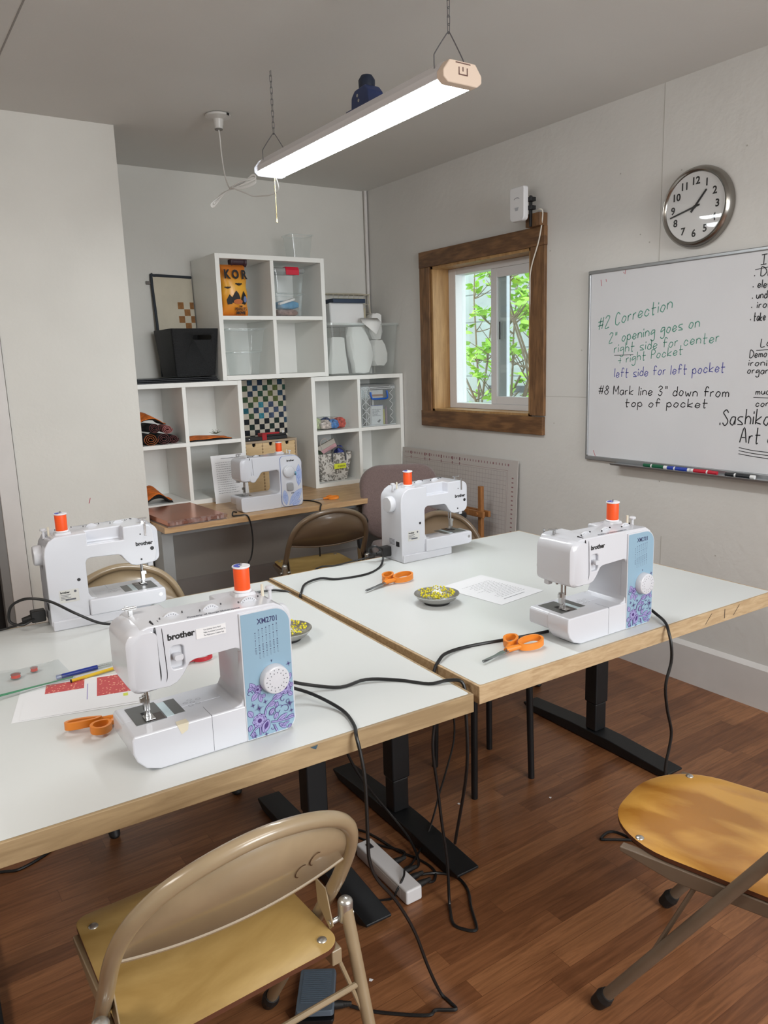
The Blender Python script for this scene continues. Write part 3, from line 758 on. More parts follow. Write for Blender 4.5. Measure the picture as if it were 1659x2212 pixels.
# ---- wall clock
ck = thing('wall_clock', 'round chrome wall clock with black numerals above the whiteboard', 'clock', (XR, 2.056, 2.084))
XC = Matrix.Rotation(radians(-90), 4, 'Z') @ Matrix.Rotation(radians(90), 4, 'X')   # local: x right (world -y), y up, z out (world -x)
r0 = 0.162
MB().lathe([(r0-0.02, 0), (r0, 0.004), (r0, 0.02), (r0-0.006, 0.036), (r0-0.014, 0.044), (r0-0.021, 0.042), (r0-0.026, 0.030), (r0-0.028, 0.026)], n=64, X=XC).build('case', mat('brushed_chrome', (150, 146, 140), 0.22, 1.0), ck, angle=60)
MB().lathe([(0, 0.034), (r0-0.0255, 0.034), (r0-0.0255, 0.020), (0, 0.02)], n=64, X=XC).build('dial', mat('clock_dial_white', (232, 231, 230), 0.4), ck)
m_ink = mat('black_ink', (18, 18, 20), 0.6)
FC = lambda u, v: tuple(XC @ Vector((u, v, 0.0262)))
tk = MB()
for k in range(60):
    a = 2*pi*k/60; ra = r0-0.029; rb = ra-(0.009 if k % 5 == 0 else 0.006)
    tk.stroke([(ra*sin(a), ra*cos(a)), (rb*sin(a), rb*cos(a))], 0.003 if k % 5 == 0 else 0.001, FC)
rr_ = r0-0.0285
tk.stroke([(rr_*sin(2*pi*k/72), rr_*cos(2*pi*k/72)) for k in range(72)], 0.0012, FC, closed=True)
tk.build('minute_track', m_ink, ck, fix=False)
for h in range(1, 13):
    a = 2*pi*h/12; R_ = 0.103
    text(str(h), 'numeral', 0.041, m_ink, ck, XC @ Matrix.Translation((R_*sin(a), R_*cos(a)-0.0145, 0.0347)), off=0.0011, align='CENTER')
def hand_poly(name, ang, L_, wd, z, tail=0.025):
    a = radians(ang); d = Vector((sin(a), cos(a), 0)); n_ = Vector((cos(a), -sin(a), 0))
    pl = [d*-tail+n_*wd, d*L_+n_*wd*0.8, d*L_-n_*wd*0.8, d*-tail-n_*wd]
    m_ = MB().add([(p.x, p.y, z) for p in pl]+[(p.x, p.y, z+0.001) for p in pl], [(3, 2, 1, 0), (4, 5, 6, 7), (0, 1, 5, 4), (1, 2, 6, 5), (2, 3, 7, 6), (3, 0, 4, 7)], X=XC)
    return m_.build(name, m_ink, ck)
hand_poly('hour_hand', 41, 0.080, 0.0046, 0.036)
hand_poly('minute_hand', 256, 0.118, 0.0036, 0.0373)
MB().lathe([(0.006, 0.034), (0.006, 0.039), (0, 0.039)], n=16, X=XC).build('hand_hub', m_ink, ck)
dt = MB(); dt.stroke([(-0.009, -0.064), (0.009, -0.064)], 0.005, FC); dt.build('dial_mark', mat('dial_grey', (150, 150, 152), 0.6), ck, fix=False)
MB().lathe([(r0-0.0255, 0.0395), (0.08, 0.0415), (0, 0.0425)], n=48, X=XC).build('glass', clear('clock_glass', (250, 250, 250), 0.0, 0.03, rough=0.03), ck, fix=False)

# ---- whiteboard
wb = thing('whiteboard', 'large white marker board with aluminium frame and handwriting on the right wall', 'whiteboard', (XR, 2.632, 0.982))
WBW, WBH = 1.83, 0.908
m_wb = mat('whiteboard_enamel', (214, 214, 217), 0.22, noise=(2.4, 0.035))
m_alu = mat('satin_aluminium', (168, 170, 172), 0.35, 0.75)
MB().box(-0.010, -0.002, -WBW+0.006, -0.006, 0.006, WBH-0.006).build('writing_surface', m_wb, wb)
fb = MB()
fb.box(-0.018, 0, -WBW, 0, 0, 0.020).box(-0.018, 0, -WBW, 0, WBH-0.016, WBH).box(-0.018, 0, -0.014, 0, 0.020, WBH-0.016).box(-0.018, 0, -WBW, -WBW+0.014, 0.020, WBH-0.016)
fb.build('frame', m_alu, wb, bevel=0.004)
tr = MB()
prof_t = [(-0.016, -0.003), (-0.066, -0.006), (-0.071, 0.003), (-0.068, 0.004), (-0.064, -0.002), (-0.016, 0.002)]
n = len(prof_t)
tr.add([(a, -0.20, b) for a, b in prof_t]+[(a, -WBW+0.3, b) for a, b in prof_t], [tuple(range(n)), tuple(range(n, 2*n))[::-1]]+[(i, (i+1) % n, n+(i+1) % n, n+i) for i in range(n)])
tr.build('pen_tray', m_alu, wb)
INK = {'g': mat('green_marker_ink', (88, 150, 132), 0.5), 'b': mat('blue_marker_ink', (80, 84, 160), 0.5), 'k': mat('black_marker_ink', (34, 34, 38), 0.5)}
LINES = [('#2 Correction', 2.572, 1.612, 2.163, 1.685, 0.063, 'g', 0.0032), ('2" opening goes on', 2.503, 1.547, 2.025, 1.601, 0.054, 'g', 0.003),
 ('right side for center', 2.471, 1.503, 1.931, 1.534, 0.050, 'g', 0.0026), ('+ right Pocket', 2.448, 1.453, 2.100, 1.487, 0.046, 'g', 0.0026),
 ('left side for left pocket', 2.465, 1.388, 1.897, 1.411, 0.048, 'b', 0.0026), ('#8 Mark line 3" down from', 2.560, 1.306, 1.874, 1.308, 0.049, 'k', 0.003),
 ('top of pocket', 2.398, 1.252, 1.969, 1.261, 0.043, 'k', 0.003), ('.Sashiko=', 1.913, 1.191, 1.660, 1.203, 0.074, 'k', 0.0034), ('Art o', 1.813, 1.120, 1.672, 1.127, 0.074, 'k', 0.0034),
 ('I', 1.768, 1.823, 1.745, 1.824, 0.040, 'k', 0.0028), ('. Dis', 1.796, 1.781, 1.712, 1.776, 0.035, 'k', 0.0028), ('. elevat', 1.798, 1.739, 1.690, 1.731, 0.032, 'k', 0.0028),
 ('. undert', 1.798, 1.696, 1.690, 1.694, 0.032, 'k', 0.0028), ('. ironi', 1.800, 1.660, 1.705, 1.657, 0.030, 'k', 0.0028), ('. take', 1.800, 1.612, 1.736, 1.609, 0.034, 'k', 0.0028),
 ('La', 1.747, 1.508, 1.707, 1.510, 0.034, 'k', 0.0026), ('Demo', 1.791, 1.465, 1.721, 1.467, 0.031, 'k', 0.0026), ('ironin', 1.793, 1.434, 1.695, 1.433, 0.028, 'k', 0.0026),
 ('organiz', 1.797, 1.403, 1.680, 1.402, 0.029, 'k', 0.0026), ('muc', 1.756, 1.320, 1.700, 1.321, 0.028, 'k', 0.0026), ('corr', 1.753, 1.272, 1.685, 1.274, 0.028, 'k', 0.0026)]
for s_, ya, za, yb_, zb_, hh, ik, wd in LINES:
    a = Vector((ya-2.632, za-0.982)); b_ = Vector((yb_-2.632, zb_-0.982)); L_ = (b_-a).length; dd = (b_-a).normalized(); nn = Vector((dd.y, -dd.x))
    # world -y runs to the right when facing the board
    F = lambda u, v, a=a, dd=dd: (-0.0106, a.x+dd.x*u, a.y+dd.y*u+v)
    for mb in hand(s_, F, hh*(0.84 if hh > 0.04 else 0.92), wd*1.4, length=L_): mb.build('handwriting', INK[ik], wb, fix=False)
ul = MB()
F = lambda u, v: (-0.0106, u-2.632, v-0.982)
for a_, b_ in (((1.79, 1.806), (1.72, 1.812)), ((1.765, 1.494), (1.70, 1.496)), ((1.765, 1.308), (1.69, 1.307)), ((2.470, 1.490), (2.36, 1.492))): ul.stroke([a_, b_], 0.0026, F)
for k in range(3): ul.stroke(smooth_path([(1.815, 1.101-k*0.013, 0), (1.75, 1.093-k*0.012, 0), (1.66, 1.09-k*0.013, 0)], 4), 0.003, lambda u, v: F(u, v))
ul.build('underline', INK['k'], wb, fix=False)
sm = MB()
for p in ([(2.56, 1.845), (2.555, 1.815)], [(2.53, 1.845), (2.527, 1.832)], [(2.43, 1.866), (2.42, 1.856), (2.418, 1.875)], [(2.585, 1.03), (2.57, 1.0), (2.55, 0.998)]): sm.stroke(p, 0.0035, F)
sm.build('smudge', mat('red_marker_smudge', (196, 110, 120), 0.6), wb, fix=False)
m_mkw = mat('marker_white', (226, 226, 226), 0.35)
def marker(yc, col, nm, flip, lab):
    L_ = 0.128
    t = thing('dry_erase_marker', lab, 'marker', (XR-0.048, yc, 0.9905), 0, 'markers in the board tray')
    s = -1 if flip else 1
    MB().cyl((0, -L_/2*s, 0), (0, L_*0.18*s, 0), 0.0085, n=16).build('barrel', m_mkw, t)
    MB().cyl((0, -L_*0.36*s, 0), (0, L_*0.12*s, 0), 0.0088, n=16, caps=False).build('label_wrap', col, t)
    MB().cyl((0, L_*0.24*s, 0), (0, L_/2*s, 0), 0.0085, 0.0078, n=16).cyl((0, L_*0.18*s, 0), (0, L_*0.24*s, 0), 0.0092, n=16).build('cap', col, t)
marker(2.189, mat('green_marker', (20, 92, 62), 0.4), 'g', False, 'green dry-erase marker in the whiteboard tray')
marker(2.068, mat('blue_marker', (36, 62, 160), 0.4), 'b', False, 'blue dry-erase marker in the whiteboard tray')
marker(1.946, mat('red_marker', (186, 26, 48), 0.4), 'r', True, 'red dry-erase marker in the whiteboard tray')
marker(1.780, mat('black_marker', (24, 26, 30), 0.4), 'k', False, 'black dry-erase marker in the whiteboard tray')

# ---- white wireless unit above the window
wd_ = thing('wireless_bridge', 'white slim wireless unit mounted over the window corner', 'antenna', (2.90, 3.02, 2.173))
m_wpl = mat('white_plastic', (222, 222, 224), 0.35)
MB().prism(rrect(-0.052, 0.052, 0.0, 0.165, [0.012, 0.012, 0.02, 0.02], 4), -0.016, 0.016, plane='yz').build('shell', m_wpl, wd_, bevel=0.006, seg=3)
MB().prism([(-0.014, 0.066), (0.014, 0.066), (0.008, 0.05), (-0.008, 0.05)], -0.0172, -0.0158, plane='yz').build('emblem', mat('grey_emblem', (170, 172, 178), 0.5), wd_)
e = MB(); e.stroke([(0.02*cos(radians(a)), 0.102+0.010*sin(radians(a))) for a in range(20, 161, 20)], 0.003, lambda u, v: (-0.0165, u, v)); e.build('logo_arc', mat('logo_grey', (110, 112, 118), 0.5), wd_, fix=False)
MB().box(0.016, 0.05, -0.07, -0.035, 0.05, 0.07).box(0.016, 0.05, -0.07, -0.035, 0.09, 0.11).box(0.03, 0.046, -0.05, -0.04, -0.03, 0.12).build('mount_clip', m_pla, wd_, bevel=0.002)
blk = MB().box(0.045, 0.102, -0.10, 0.0, -0.028, 0.035).build('wood_block', m_oak, wd_, bevel=0.002)
cw = MB().tube(smooth_path([(2.96, 2.96, 2.215), (2.955, 2.93, 2.222), (2.962, 2.915, 2.20), (2.968, 2.945, 2.08), (2.974, 3.005, 1.95), (2.98, 3.02, 1.85), (2.992, 3.022, 1.60)], 5), 0.0035, n=8).build('cable', mat('white_cable', (212, 206, 194), 0.5))
tag(cw, 'thin white cable running from the wireless unit down the window casing', 'cable')
# ================================================================== SEWING MACHINES
m_swh = mat('glossy_white_abs', (207, 209, 216), 0.22, coat=0.25)
m_sw2 = mat('satin_white_abs', (204, 205, 210), 0.35)
m_blue = mat('pale_blue_panel', (140, 171, 192), 0.3)
m_pur = mat('purple_print', (84, 68, 130), 0.5)
m_lil = mat('lilac_print', (156, 150, 198), 0.5)
m_dpur = mat('dark_purple_print', (66, 38, 108), 0.5)
m_gp2 = mat('dark_grey_plate', (112, 114, 114), 0.35, 0.6)
m_stl = mat('polished_steel', (190, 190, 190), 0.2, 1.0)
m_dk = mat('dark_slot', (30, 30, 34), 0.4)
m_gyt = mat('grey_print', (96, 98, 106), 0.6)
m_ivory = mat('ivory_plastic', (214, 208, 190), 0.4)
m_lab = mat('silver_label', (206, 206, 202), 0.4)
BODY = [(0.235, 0.0), (0.330, 0.0), (0.342, 0.005), (0.348, 0.018), (0.348, 0.235), (0.344, 0.258), (0.332, 0.277), (0.312, 0.288), (0.05, 0.293), (0.034, 0.288), (0.024, 0.274), (0.016, 0.20), (0.020, 0.176), (0.030, 0.166), (0.082, 0.163), (0.098, 0.168), (0.112, 0.182), (0.126, 0.203), (0.136, 0.207), (0.218, 0.210), (0.229, 0.206), (0.233, 0.196), (0.233, 0.10), (0.226, 0.086), (0.206, 0.080), (0.206, 0.06), (0.235, 0.06)]
LZ = [0.0]
def flower(mb, cx, cy, r, n, F, w=0.001):
    LZ[0] += 0.00004
    for ring_, mi in ((1.0, 0), (0.72, 0)):
        pts = []
        for k in range(n*8):
            a = 2*pi*k/(n*8); q = r*ring_*(0.72+0.28*abs(cos(a*n/2))**0.7)
            pts.append((cx+q*cos(a), cy+q*sin(a)))
        if mi == 0 and ring_ == 1.0: mb.poly(pts, lambda u, v: F(u, v, 0), 1)
        mb.stroke(pts, w, lambda u, v: F(u, v, 1), 0, closed=True)
    for k in range(n):
        a = 2*pi*(k+0.5)/n
        mb.poly([(cx+r*0.86*cos(a)+r*0.1*cos(b), cy+r*0.86*sin(a)+r*0.1*sin(b)) for b in [2*pi*q/8 for q in range(8)]], lambda u, v: F(u, v, 2), 2)
    mb.poly([(cx+r*0.3*cos(2*pi*q/10), cy+r*0.3*sin(2*pi*q/10)) for q in range(10)], lambda u, v: F(u, v, 2), 2)
def leaf2(mb, x0, y0, x1, y1, wd, F, w=0.001, dark=False):
    LZ[0] += 0.00004
    d = Vector((x1-x0, y1-y0)); n_ = Vector((-d.y, d.x)).normalized()*wd
    top = []; bot = []
    for k in range(9):
        t = k/8; q = sin(pi*t)**0.8
        top.append((x0+d.x*t+n_.x*q, y0+d.y*t+n_.y*q)); bot.append((x0+d.x*t-n_.x*q, y0+d.y*t-n_.y*q))
    ol = top+bot[::-1][1:-1]
    mb.poly(ol, lambda u, v: F(u, v, 0), 2 if dark else 1)
    mb.stroke(ol, w, lambda u, v: F(u, v, 1), 0, closed=True)
    mb.stroke([(x0, y0), (x0+d.x*0.8, y0+d.y*0.8)], w, lambda u, v: F(u, v, 1), 0)
def curl(mb, x, y, r, a0, turn, F, w=0.0012):
    pts = []
    for k in range(18):
        t = k/17; q = r*(1-0.75*t); a = a0+turn*t
        pts.append((x+q*cos(a), y+q*sin(a)))
    mb.stroke(pts, w, lambda u, v: F(u, v, 1), 0)
def star(mb, x, y, r, F, a0=0.2, dark=True):
    pts = []
    for k in range(8):
        a = a0+pi*k/4; q = r if k % 2 == 0 else r*0.28
        pts.append((x+q*cos(a), y+q*sin(a)))
    mb.stroke(pts, 0.0008, lambda u, v: F(u, v, 1), 0, closed=True)
    mb.poly([(x+(px-x)*0.55, y+(py-y)*0.55) for px, py in pts], lambda u, v: F(u, v, 2), 2 if dark else 0)
def machine_common(t, body_poly, rear=True):
    bd = MB().prism(body_poly, 0.003, 0.138).build('body', m_swh, t, bevel=0.012, seg=4)
    ct = MB().box(0.115, 0.222, 0.102, 0.2, 0.252, 0.33)
    cut(bd, ct)
    # head cover at the needle end
    rg = []
    for y, k in ((-0.004, 0.90), (0.004, 0.985), (0.03, 1.0), (0.09, 1.0), (0.125, 0.97)):
        pl = rrect(0.005, 0.060, 0.163, 0.289, [0.012, 0.028, 0.022, 0.006], 5)
        rg.append([(0.034+(px-0.034)*k+(0.006 if y < 0 else 0), y, 0.226+(pz-0.226)*k) for px, pz in pl])
    hc = MB().loft(rg).build('head_cover', m_swh, t, angle=45)
    sl = MB()
    sl.tube(smooth_path([(0.0625, 0.030, 0.2935), (0.0625, 0.008, 0.290), (0.0625, 0.0025, 0.278), (0.064, 0.0022, 0.23), (0.066, 0.0024, 0.19), (0.061, 0.004, 0.170)], 4), [0.0024]*12+[0.0018]*9, n=6)
    sl.build('thread_slot', m_dk, t)
    MB().tube(smooth_path([(0.076, 0.030, 0.293), (0.076, 0.008, 0.2895), (0.076, 0.0028, 0.278), (0.078, 0.0026, 0.23), (0.079, 0.0026, 0.19), (0.075, 0.004, 0.170)], 4), 0.0007, n=5).build('thread_slot', m_dk, t)
    # free arm, tray and foot
    MB().prism([(0.004, 0.034), (0.020, 0.030), (0.235, 0.030), (0.235, 0.081), (0.006, 0.081), (0.001, 0.074), (0.001, 0.042)], 0.075, 0.150).build('free_arm', m_swh, t, bevel=0.005, seg=3)
    MB().box(0.105, 0.345, 0.02, 0.146, 0.0, 0.031).build('base', m_swh, t, bevel=0.004)
    # handwheel
    MB().lathe([(0.030, -0.002), (0.031, 0.002), (0.031, 0.018), (0.028, 0.023), (0.012, 0.024), (0, 0.0235)], (0.3475, 0.075, 0.227), 36, axis='x').build('handwheel', m_sw2, t)
    # needle parts
    nd = MB().cyl((0.052, 0.075, 0.098), (0.052, 0.075, 0.17), 0.0034, n=12).cyl((0.052, 0.062, 0.083), (0.052, 0.062, 0.13), 0.0008, n=6).cyl((0.052, 0.062, 0.125), (0.052, 0.062, 0.168), 0.0028, n=10)
    nd.build('needle_bar', m_stl, t)
    ft = MB().box(0.046, 0.058, 0.069, 0.082, 0.096, 0.128).box(0.040, 0.048, 0.071, 0.079, 0.115, 0.126).box(0.042, 0.062, 0.050, 0.078, 0.0835, 0.0855).prism([(0.046, 0.0855), (0.058, 0.0855), (0.055, 0.098), (0.049, 0.098)], 0.066, 0.078)
    MB().cyl((0.030, 0.072, 0.158), (0.030, 0.072, 0.17), 0.004, n=10).build('presser_lever', m_stl, t)
    ft.build('presser_foot', m_stl, t, bevel=0.0008)
    MB().box(0.026, 0.042, 0.10, 0.118, 0.150, 0.168).build('thread_cutter', m_sw2, t, bevel=0.002)
    pl = MB().box(0.022, 0.083, 0.045, 0.135, 0.0808, 0.0822).build('needle_plate', m_gp2, t)
    MB().box(0.050, 0.080, 0.046, 0.080, 0.0822, 0.0828).build('bobbin_cover', mat('smoky_bobbin_cover', (58, 50, 50), 0.12), t)
    sl = MB()
    for k in range(3): sl.box(0.044, 0.060, 0.084+k*0.005, 0.0865+k*0.005, 0.0822, 0.0829)
    sl.build('feed_dogs', m_dk, t)
    # top thread guide, spool pin, bobbin winder
    tg = MB().box(0.040, 0.048, 0.095, 0.101, 0.290, 0.303).box(0.034, 0.056, 0.096, 0.112, 0.3035, 0.3055).cyl((0.030, 0.104, 0.3055), (0.058, 0.104, 0.3055), 0.002, n=8)
    tg.build('thread_guide', m_stl, t)
    MB().box(0.044, 0.050, 0.1385, 0.1405, 0.255, 0.30).build('guide_hook', m_stl, t)
    MB().loft([[(0.285+px, 0.10+py, z) for px, py in rrect(-0.024*k, 0.024*k, -0.018*k, 0.018*k, 0.008, 4)] for z, k in ((0.284, 1.1), (0.292, 1.0), (0.295, 0.93))]).build('spool_stand', m_sw2, t)
    MB().cyl((0.285, 0.10, 0.295), (0.285, 0.10, 0.358), 0.0026, n=10).build('spool_pin', m_stl, t)
    MB().cyl((0.320, 0.075, 0.282), (0.320, 0.075, 0.310), 0.0035, 0.003, n=12).build('bobbin_winder', m_ivory, t)
    MB().cyl((0.334, 0.068, 0.275), (0.334, 0.068, 0.299), 0.004, n=12).lathe([(0.009, 0.299), (0.0095, 0.301), (0.0095, 0.304), (0.007, 0.306), (0, 0.306)], (0.334, 0.068, 0), 20).build('bobbin_stop', m_sw2, t)
    for dx in ((0.108, 0.19, 0.273) if rear else (0.12,)):
        tw = MB().lathe([(0.0205, -0.003), (0.021, -0.002), (0.021, 0.002), (0.0205, 0.003)], (dx, 0.045, 0.2785), 40, axis='y')
        q = tw.build('tension_dial', m_sw2, t)
        mk_ = MB()
        for k in range(-3, 4):
            a = pi/2+k*0.28
            mk_.stroke([(dx+0.0185*cos(a), 0.2785+0.0185*sin(a)), (dx+0.0155*cos(a), 0.2785+0.0155*sin(a))], 0.001, lambda u, v: (u, 0.0418, v))
        mk_.build('dial_marks', m_gyt, q, fix=False)
        MB().cyl((dx-0.026, 0.036, 0.2935), (dx-0.024, 0.036, 0.2935), 0.0022, n=8).cyl((dx+0.024, 0.050, 0.2935), (dx+0.026, 0.050, 0.2935), 0.0022, n=8).build('dial_dot', m_dk, q)
    # rear details
    text('brother', 'logo', 0.0168, m_ink, t, basis((0.080, 0.1384, 0.226), (-1, 0, 0), (0, 0, 1)), off=0.0007)
    sc = MB()
    for x, z, r_ in ((0.258, 0.148, 0.0052), (0.030, 0.212, 0.0062), (0.066, 0.181, 0.003), (0.063, 0.262, 0.0022)): sc.cyl((x, 0.1370, z), (x, 0.1386, z), r_, n=14)
    sc.build('screw_hole', m_dk, t)
    MB().cyl((0.018, 0.1495, 0.060), (0.018, 0.1508, 0.060), 0.006, n=14).build('arm_screw', m_stl, t)
    lb = MB().box(0.262, 0.318, 0.1381, 0.1386, 0.083, 0.122).build('rating_label', m_lab, t)
    text('brother', 'label_text', 0.0085, m_ink, lb, basis((0.315, 0.1389, 0.112), (-1, 0, 0), (0, 0, 1)), off=0.0003)
    ll = MB()
    for k in range(4): ll.box(0.285+0.006*(k % 2), 0.315, 0.1386, 0.1388, 0.106-k*0.0045, 0.1075-k*0.0045)
    ll.box(0.272, 0.302, 0.1386, 0.1388, 0.0885, 0.0935); ll.cyl((0.272, 0.1386, 0.115), (0.272, 0.1388, 0.115), 0.004, n=14)
    ll.build('label_print', m_gyt, lb)
    MB().box(0.3472, 0.3495, 0.10, 0.122, 0.062, 0.082).build('power_switch', m_dk, t, bevel=0.001)
    v = MB()
    for k in range(5): v.box(0.3475, 0.3484, 0.055, 0.09, 0.066+k*0.005, 0.068+k*0.005)
    v.build('vent_slot', m_gyt, t)
    return bd
def machine_xm(label, x, y, rz, tray=True, tbl=T):
    t = thing('sewing_machine', label, 'sewing machine', (x, y, tbl), rz, 'white sewing machines')
    bd = machine_common(t, BODY)
    tray_p = [(0.05, 0.0), (0.236, 0.0), (0.236, 0.081), (0.004, 0.081), (0.0, 0.074), (0.0, 0.045), (0.006, 0.028), (0.022, 0.010)]
    MB().prism(tray_p, 0.0, 0.078).build('accessory_tray', m_swh, t, bevel=0.004, seg=3)
    MB().box(0.1597, 0.1604, -0.0003, 0.05, 0.004, 0.0812).build('tray_seam', m_gyt, t)
    MB().box(0.084, 0.100, 0.050, 0.125, 0.0809, 0.0816).build('bed_sticker', mat('pale_blue_sticker', (190, 208, 214), 0.3), t)
    MB().box(0.100, 0.123, 0.052, 0.128, 0.0809, 0.0816).build('bed_sticker', m_gp2, t)
    ic = MB()
    for k, (a, b_) in enumerate(((0.136, 0.09), (0.150, 0.086), (0.142, 0.072), (0.158, 0.074), (0.148, 0.100), (0.165, 0.094))):
        ic.stroke([(a+0.005*cos(2*pi*q/10), b_+0.004*sin(2*pi*q/10)) for q in range(10)], 0.0007, lambda u, v: (u, v, 0.0813), closed=True)
    ic.build('threading_diagram', m_gyt, t, fix=False)
    # lever in its recess
    rc = MB()
    cut(bd, MB().prism(rrect(0.089, 0.115, 0.197, 0.243, 0.007, 4), -0.02, 0.014))
    MB().prism(rrect(0.0885, 0.1155, 0.1965, 0.2435, 0.0075, 4), 0.012, 0.016).build('lever_recess', m_sw2, t)
    MB().loft([[(0.102+px, y, 0.222+pz) for px, pz in rrect(-0.010*k, 0.010*k, -0.0065*k, 0.0065*k, 0.005*k, 4)] for y, k in ((0.014, 0.8), (0.004, 0.9), (-0.004, 1.0), (-0.008, 0.85))]).build('reverse_lever', m_swh, t)
    # blue decorated front panel
    MB().prism(rrect(0.232, 0.346, 0.0015, 0.280, [0.040, 0.0015, 0.0015, 0.026], 8), -0.0012, 0.02).build('panel_rim', m_swh, t, bevel=0.001)
    pn = MB().prism(rrect(0.2345, 0.343, 0.004, 0.277, [0.036, 0.001, 0.001, 0.024], 8), -0.0018, 0.0)
    pn = pn.build('front_panel', m_blue, t)
    text('XM2701', 'model_text', 0.0165, mat('navy_print', (40, 44, 92), 0.5), pn, basis((0.270, -0.0019, 0.251), (1, 0, 0), (0, 0, 1)), off=0.0003, sx=0.82)
    st_ = MB(); rnd = random.Random(3)
    for c in range(7):
        for r_ in range(4):
            if c == 0 and r_ == 3: continue
            cx = 0.264+c*0.0082; cz = 0.236-r_*0.0168+c*0.0012-(0.004 if c == 0 else 0); kind = (c*4+r_) % 4
            F = lambda u, v: (u, -0.00185, v)
            st_.stroke([(cx-0.0012, cz+0.0012), (cx+0.0012, cz+0.0012)], 0.0022, F)
            n = 8; pts = [(cx+(0.0018 if k % 2 else -0.0018)*(0.3 if kind == 1 else 1), cz-0.002-k*0.0013) for k in range(n)]
            st_.stroke(pts, 0.0006 if kind != 2 else 0.0012, F)
    st_.poly([(0.295, 0.1675), (0.299, 0.1675), (0.297, 0.161)], lambda u, v: (u, -0.00185, v))
    st_.build('stitch_chart', mat('chart_print', (56, 62, 96), 0.5), pn, fix=False)
    LZ[0] = 0.0; fl = MB(); F = lambda u, v, l: (u, -0.0019-0.00005*l-LZ[0], v)
    flower(fl, 0.262, 0.040, 0.0165, 8, F); flower(fl, 0.325, 0.098, 0.0155, 8, F)
    flower(fl, 0.262, 0.110, 0.010, 6, F)
    for a in ((0.2585, 0.108, 0.245, 0.128, 0.006), (0.262, 0.104, 0.247, 0.088, 0.006), (0.266, 0.100, 0.268, 0.080, 0.005), (0.318, 0.085, 0.294, 0.081, 0.0065), (0.33, 0.112, 0.34, 0.128, 0.005), (0.325, 0.118, 0.330, 0.134, 0.004), (0.30, 0.072, 0.284, 0.066, 0.005), (0.305, 0.072, 0.300, 0.058, 0.004), (0.247, 0.052, 0.238, 0.068, 0.006), (0.33, 0.086, 0.341, 0.078, 0.005)): leaf2(fl, *a, F)
    for a in ((0.252, 0.118, 0.240, 0.112, 0.004), (0.27, 0.09, 0.278, 0.096, 0.004), (0.315, 0.112, 0.308, 0.104, 0.004), (0.336, 0.096, 0.3425, 0.106, 0.004), (0.243, 0.036, 0.237, 0.022, 0.005), (0.284, 0.046, 0.296, 0.060, 0.005), (0.296, 0.034, 0.304, 0.048, 0.005), (0.250, 0.018, 0.244, 0.006, 0.004), (0.335, 0.012, 0.325, 0.006, 0.003)): leaf2(fl, *a, F)
    leaf2(fl, 0.268, 0.010, 0.282, 0.038, 0.009, F, 0.0011); leaf2(fl, 0.272, 0.018, 0.280, 0.034, 0.004, F, dark=True)
    for a in ((0.30, 0.026, 0.326, 0.040, 0.005), (0.305, 0.022, 0.322, 0.008, 0.0045), (0.32, 0.024, 0.341, 0.034, 0.004), (0.31, 0.014, 0.33, 0.02, 0.003)): leaf2(fl, *a, F)
    for pts in ([(0.274, 0.050), (0.280, 0.066), (0.296, 0.078), (0.306, 0.084)], [(0.262, 0.008), (0.262, 0.026)], [(0.288, 0.03), (0.31, 0.027), (0.342, 0.028)], [(0.240, 0.012), (0.250, 0.024), (0.258, 0.028)], [(0.30, 0.006), (0.294, 0.022)]):
        sp = [(p.x, p.y) for p in smooth_path([(a, b, 0) for a, b in pts], 5)]
        fl.stroke(sp, 0.0045, lambda u, v: F(u, v, 0), 0); fl.stroke(sp, 0.0022, lambda u, v: F(u, v, 1), 1)
    for a in ((0.306, 0.052, 0.012, 0.6, 5.5), (0.322, 0.050, 0.012, 2.6, -5), (0.318, 0.074, 0.008, 1.2, 5), (0.243, 0.105, 0.007, 0, 5), (0.290, 0.016, 0.007, 1.5, -5), (0.292, 0.050, 0.010, 1.0, 5.5), (0.329, 0.065, 0.006, 1, 5)): curl(fl, *a, F)
    for a in ((0.335, 0.150, 0.006), (0.262, 0.068, 0.011), (0.249, 0.078, 0.006), (0.277, 0.079, 0.006), (0.333, 0.060, 0.011), (0.336, 0.043, 0.006), (0.250, 0.009, 0.006), (0.275, 0.006, 0.005)): star(fl, *a, F)
    fl.build('floral_print', [m_pur, m_lil, m_dpur], pn, fix=False)
    dl = MB().lathe([(0, 0), (0.0315, 0.0), (0.0315, 0.002), (0.030, 0.0155), (0.0285, 0.0175), (0.027, 0.018), (0, 0.018)], (0.299, -0.002, 0.127), 48, axis='y')
    dl = dl.build('stitch_dial', m_swh, t)
    nm = MB()
    for k in range(27):
        outer = k < 14; a = 2*pi*k/14 if outer else 2*pi*(k-14)/13; rr2 = 0.0232 if outer else 0.0165
        cx, cz = 0.299+rr2*cos(a), 0.127+rr2*sin(a)
        nm.stroke([(cx-0.0012*cos(a), cz-0.0012*sin(a)), (cx+0.0012*cos(a), cz+0.0012*sin(a))], 0.0018, lambda u, v: (u, -0.0202, v))
    nm.build('dial_numbers', m_gyt, dl, fix=False)
    # badges
    text('brother', 'logo', 0.0172, m_ink, t, basis((0.085, 0.0026, 0.2575), (1, 0, 0), (0, 0, 1)), off=0.0007)
    return t
A = machine_xm('white floral-panel sewing machine with info sticker, nearest the viewer on the maple-edged table', 0.345, 1.408, radians(-0.6))
text('Property of Gorge Makerspace', 'owner_text', 0.0078, m_gyt, A, basis((0.130, 0.0092, 0.2920), (1, 0, -0.019), (0, 1, 0.2)), off=0.0002, sx=1.12)
stk = MB().box(0.142, 0.204, 0.0018, 0.0025, 0.247, 0.268).build('info_sticker', mat('sticker_white', (228, 228, 230), 0.4), A)
